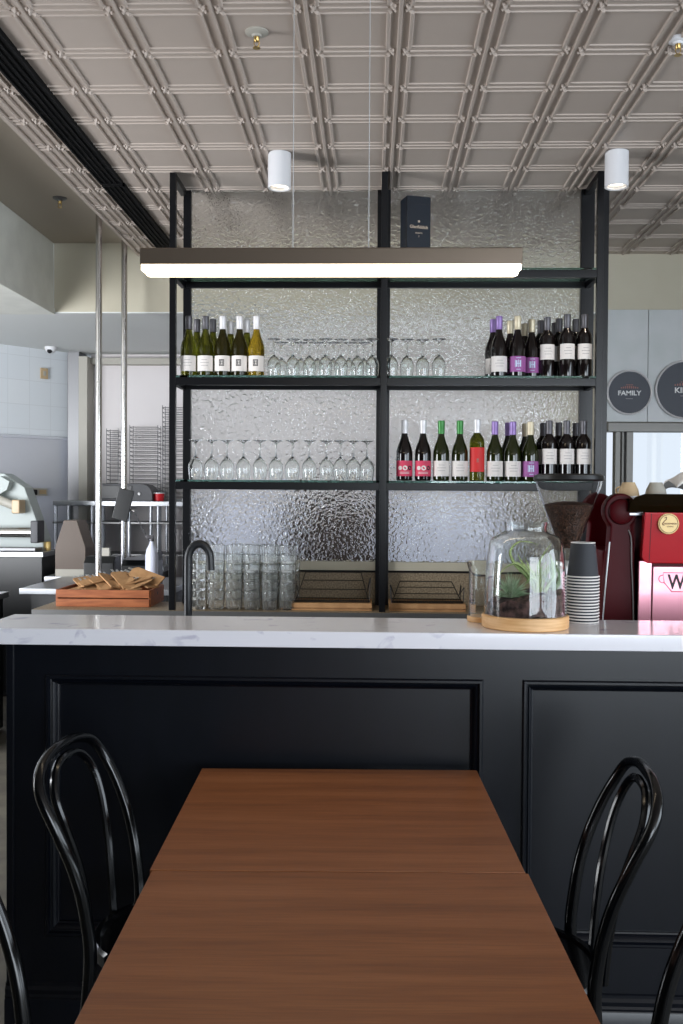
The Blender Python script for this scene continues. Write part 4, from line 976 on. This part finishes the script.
# dough roller at the far left
dr = thing('dough_roller', 'white and steel dough rolling machine with slanted body on the bench', 'dough roller', (-2.66, 7.15, 1.051))
b = MB(); b.prism([(-0.40, 0.0), (0.27, 0.0), (0.27, 0.08), (0.13, 0.46), (-0.02, 0.56), (-0.40, 0.56)], 'y', 0.02, 0.20, bev=0.01)
part(dr, 'slanted_body', 'palegrey', b)
part(dr, 'feed_chute', 'palegrey', MB().prism([(-0.40, 0.30), (-0.02, 0.54), (0.05, 0.50), (0.03, 0.44), (-0.40, 0.18)], 'y', -0.06, 0.019, bev=0.004))
part(dr, 'roller_arm', 'cream', MB().tube([(-0.35, -0.07, 0.50), (0.10, -0.07, 0.32)], 0.032, 16))
part(dr, 'arm_bracket', 'tancup', MB().box(0.08, 0.14, -0.11, 0.02, 0.27, 0.37, 0.01))
part(dr, 'roller', 'chrome', MB().tube([(-0.40, -0.08, 0.135), (0.24, -0.08, 0.135)], 0.036, 20))
part(dr, 'roller_bracket', 'cord', MB().box(0.22, 0.275, -0.12, 0.03, 0.06, 0.22, 0.008))
part(dr, 'outfeed_tray', 'brushed', MB().box(-0.40, 0.26, -0.13, 0.02, 0.004, 0.025, 0.003))
# small tins beside it
for x, mt, lb_ in ((-2.375, 'capcream', 'small cream container on the bench right of the dough roller'), (-2.335, 'badge', 'small yellow container on the bench at its right end')):
    tag(MB().lathe([(0, 0), (0.018, 0), (0.019, 0.004), (0.019, 0.058), (0.016, 0.064), (0, 0.064)], 20).build('container', mt, loc=(x-0.03, 7.2, 1.0505)), lb_, 'container', 'small containers by the dough roller')

# brown chute box
bxn = thing('flour_bin', 'tall brown box bin with slanted top standing beside the first pole', 'bin', (-2.06, 6.85, 0.9))
b = MB(); b.prism([(-0.11, 0.0), (0.10, 0.0), (0.10, 0.20), (0.04, 0.385), (-0.05, 0.385), (-0.11, 0.20)], 'y', -0.10, 0.12, bev=0.004)
part(bxn, 'body', 'brownbox', b); part(bxn, 'pale_base', 'cream', MB().box(-0.105, 0.095, -0.112, -0.1, 0.0, 0.05, 0.002))
bench(-2.25, -1.90, 6.76, 7.05, 0.898, 'short stainless bench holding the tall brown bin')

# wire shelf unit at the back with toaster oven, red tub and wire racks
su = thing('steel_shelf_unit', 'stainless shelf unit along the back kitchen wall', 'shelf unit', (0, 0, 0))
part(su, 'top_shelf', 'steel', MB().box(-2.60, -0.95, 8.02, 8.42, 1.365, 1.405, 0.004))
part(su, 'lower_shelf', 'steeld', MB().box(-2.60, -0.95, 8.02, 8.42, 1.22, 1.235, 0.002))
part(su, 'lower_shelf', 'steeld', MB().box(-2.60, -0.95, 8.02, 8.42, 0.96, 0.975, 0.002))
for x in (-2.58, -2.28, -1.80, -1.74, -0.98):
    for y in (8.05, 8.39): part(su, 'upright', 'steel', MB().tube([(x, y, 0), (x, y, 1.365)], 0.014, 12))
to = thing('toaster_oven', 'dark grey oven with rounded shoulder on top of the shelf unit', 'oven', (-2.02, 8.20, 1.4055))
pts = [(-0.23, 0.0), (0.225, 0.0), (0.225, 0.05)]+[(0.225-0.09*(1-cos(a)), 0.05+0.092*sin(a)) for a in (0.4, 0.8, 1.2, 1.57)]+[(-0.215, 0.142), (-0.23, 0.128)]
part(to, 'casing', 'cord', MB().prism(pts, 'y', -0.13, 0.13, bev=0.004)); part(to, 'door', 'black', MB().box(-0.20, 0.06, -0.137, -0.13, 0.02, 0.125, 0.003)); part(to, 'knob', 'steeld', MB().lathe([(0, 0), (0.013, 0), (0.012, 0.012), (0, 0.012)], 14, T=Matrix.Translation((0.12, -0.131, 0.06)) @ Matrix.Rotation(pi/2, 4, 'X')))
tb_ = thing('plastic_tub', 'red plastic tub with white lid beside the dark oven', 'tub', (-1.762, 8.16, 1.4055))
part(tb_, 'tub', 'redbox', MB().lathe([(0, 0), (0.042, 0), (0.050, 0.062), (0, 0.062)], 24)); part(tb_, 'lid', 'white', MB().lathe([(0, 0.0622), (0.051, 0.0622), (0.051, 0.070), (0, 0.072)], 24))
def wirerack(x0, x1, z0, z1, n, label, y0=8.44, y1=8.56):
    t = thing('tray_rack', label, 'rack', ((x0+x1)/2, y0, z0), 0, 'wire tray racks against the pale wall')
    w = (x1-x0)/2; d = y1-y0; h = z1-z0
    for s_ in (-1, 1): part(t, 'upright', 'steeld', MB().tube([(s_*w, 0, 0), (s_*w, 0, h)], 0.003, 6).tube([(s_*w, d, 0), (s_*w, d, h)], 0.003, 6))
    b = MB()
    for k in range(n):
        z = h*(k+0.5)/n; b.tube([(-w, 0, z), (w, 0, z)], 0.0028, 5); b.tube([(-w, d, z-0.01), (w, d, z-0.01)], 0.0024, 5)
        for s_ in (-1, 1): b.tube([(s_*w, 0, z), (s_*w, d, z-0.01)], 0.0024, 5)
    part(t, 'rungs', 'steeld', b)
wirerack(-2.27, -2.17, 1.50, 2.02, 15, 'narrow wire tray rack between the two poles')
wirerack(-2.07, -1.83, 1.50, 2.05, 16, 'wide wire tray rack just right of the second pole')
wirerack(-1.79, -1.55, 1.42, 2.22, 20, 'tallest wire tray rack beside the black shelving post')
for x0, x1, a, b_ in ((-2.27, -2.17, 1.405, 1.5), (-2.07, -1.83, 1.405, 1.5), (-1.79, -1.55, 1.405, 1.42)): pass
tag(MB().box(-2.30, -1.50, 8.43, 8.598, 1.36, 1.404, 0.003).box(-2.30, -1.50, 8.43, 8.598, 1.404, 1.419, 0.002).box(-2.29, -1.81, 8.435, 8.595, 1.419, 1.499, 0.002).build('rack_plinth', 'steel'), 'steel ledge the wire tray racks stand on', 'ledge')

# pos devices behind the tray
def tablet_stand():
    t = thing('tablet', 'black tablet tilted on a steel stand beside the second pole', 'tablet', (-1.545, 6.27, 0.901))
    b = MB().box(-0.045, 0.045, -0.006, 0.006, 0.0, 0.185, 0.003)
    b = MB(); b.box(-0.050, 0.050, -0.007, 0.007, -0.10, 0.10, 0.004, T=Matrix.Translation((-0.035, 0, 0.50)) @ Matrix.Rotation(radians(14), 4, 'Y'))
    part(t, 'screen_body', 'black', b)
    part(t, 'stem', 'steel', MB().tube([(0, 0.02, 0.0), (0, 0.02, 0.47)], 0.010, 12).tube([(-0.04, 0.02, 0.0), (-0.04, 0.02, 0.40)], 0.007, 10))
    part(t, 'bracket', 'chrome', MB().tube([(-0.035, 0.012, 0.485), (0.0, 0.02, 0.47), (0.04, 0.0, 0.46)], 0.008, 10))
    part(t, 'cable', 'cord', MB().tube(cat([(0.03, 0.02, 0.46), (0.10, 0.0, 0.33), (0.17, 0.0, 0.20), (0.2, 0.0, 0.10)], 5), 0.004, 8))
tablet_stand()
def box_dev(name, label, c_, x0, x1, y0, y1, z1, mt='black', z0=0.901):
    t = thing(name, label, c_, ((x0+x1)/2, (y0+y1)/2, z0)); w, d = (x1-x0)/2, (y1-y0)/2
    part(t, 'casing', mt, MB().prism([(-d, 0), (d, 0), (d, z1-z0), (-d*0.4, z1-z0), (-d, (z1-z0)*0.8)], 'x', -w, w, bev=0.004))
    part(t, 'seam', 'cord', MB().box(-w-0.001, w+0.001, -d-0.001, d*0.2, (z1-z0)*0.30, (z1-z0)*0.33)); return t
box_dev('cash_drawer', 'matte black box on the bench behind the left of the timber tray', 'box', -1.76, -1.575, 6.02, 6.2, 1.085)
box_dev('receipt_printer', 'low black printer behind the right of the timber tray', 'printer', -1.53, -1.31, 6.02, 6.2, 1.065)
o = MB().prism([(-0.10, 0), (0.10, 0), (0.10, 0.05), (-0.10, 0.012)], 'y', -0.08, 0.08, bev=0.003).build('keypad', 'cord', loc=(-1.41, 6.11, 1.0655)); tag(o, 'dark grey sloping keypad lying on the low black printer', 'keypad')
nt_ = thing('note_block', 'pale paper block with a pen standing on the matte black box', 'note pad', (-1.655, 6.11, 1.0855))
part(nt_, 'paper', 'cream', MB().box(-0.035, 0.035, -0.02, 0.02, 0, 0.05, 0.001)); part(nt_, 'pen', 'white', MB().tube([(-0.03, 0.023, 0.0), (-0.03, 0.023, 0.11)], 0.003, 8))
sb = thing('spray_bottle', 'clear blue-white spray bottle behind the timber tray by the post', 'spray bottle', (-1.325, 5.95, 0.9015))
part(sb, 'bottle', 'pale', MB().lathe([(0, 0), (0.036, 0), (0.038, 0.01), (0.038, 0.20), (0.032, 0.235), (0.014, 0.27), (0.012, 0.285), (0, 0.285)], 24))
part(sb, 'spray_head', 'capgrey', MB().lathe([(0, 0.285), (0.014, 0.285), (0.012, 0.30), (0, 0.30)], 16).box(-0.035, 0.012, -0.008, 0.008, 0.30, 0.322, 0.003))
o = MB().lathe([(0, 0), (0.012, 0), (0.012, 0.07), (0.005, 0.085), (0.005, 0.1), (0, 0.1)], 16).build('small_bottle', 'leaf', loc=(-1.47, 6.3, 0.9015)); tag(o, 'little green bottle at the foot of the second pole', 'bottle')

# security camera, wall plate, power outlet and cable
sc_ = thing('security_camera', 'small white dome security camera at the top of the tiled wall', 'camera', (-2.66, 8.16, 2.679))
part(sc_, 'housing', 'white', MB().lathe([(0, 0), (0.048, 0), (0.048, -0.02), (0.040, -0.04), (0.022, -0.055), (0, -0.06)], 24)); part(sc_, 'lens', 'ink', MB().lathe([(0, 0.0), (0.02, -0.008), (0.022, -0.022), (0.012, -0.034), (0, -0.038)], 16, c=(0.0, -0.028, -0.026)))
part(sc_, 'mount', 'cream', MB().box(-0.05, 0.0, -0.02, 0.10, -0.03, 0.0, 0.004))
def on_wall(name, label, c_, d_, z, w, h, mt):
    t = thing(name, label, c_, (-2.60-d_*cos(ang)+0.0*sin(ang), 8.515-d_*sin(ang), z), ang)
    part(t, 'plate', mt, MB().box(-w, w, -0.018, -0.0065, -h, h, 0.003)); return t
wp = on_wall('wall_plate', 'small beige switch plate high on the tiled wall', 'switch', 0.27, 2.47, 0.035, 0.045, 'tancup')
part(wp, 'rocker', 'cream', MB().box(-0.012, 0.012, -0.022, -0.018, -0.02, 0.02, 0.002))
po = on_wall('power_outlet', 'beige double power outlet on the stainless wall lining', 'power outlet', 0.33, 1.475, 0.09, 0.032, 'cream')
part(po, 'socket', 'tancup', MB().box(0.01, 0.075, -0.021, -0.018, -0.018, 0.018, 0.002)); part(po, 'plug', 'ink', MB().box(-0.07, -0.025, -0.05, -0.018, -0.025, 0.02, 0.006))
part(po, 'power_cable', 'cord', MB().tube(cat([(-0.05, -0.045, 0), (-0.25, -0.06, 0.06), (-0.5, -0.06, 0.16), (-0.7, -0.05, 0.30)], 6), 0.006, 8))

# cabinets added to stand for the bright and dark blurs in the glass
def beh(name, label, c_, x0, x1, y0, y1, z1, mt, hm='steeld'):
    t = thing(name, label, c_, ((x0+x1)/2, (y0+y1)/2, 0)); w, d = (x1-x0)/2, (y1-y0)/2
    part(t, 'cabinet', mt, MB().box(-w, w, -d, d, 0.0, z1, 0.01)); part(t, 'door', mt, MB().box(-w+0.02, w-0.02, -d-0.012, -d, 0.1, z1-0.06, 0.004)); part(t, 'handle', hm, MB().tube([(w-0.06, -d-0.03, z1*0.5), (w-0.06, -d-0.03, z1*0.8)], 0.008, 8)); return t
beh('dummy', 'pale low fridge, added to make a bright blur through the left glass pane', 'dummy', -1.22, -0.62, 7.4, 8.0, 1.40, 'pale')
beh('oven', 'dark brown box added to make a dark blur through the left glass pane', 'oven', -0.50, 0.05, 7.4, 8.0, 1.46, 'darkblur')
beh('dummy', 'pale low fridge, added to make a bright blur through the right glass pane', 'dummy', 0.12, 1.0, 7.4, 8.0, 1.42, 'pale')
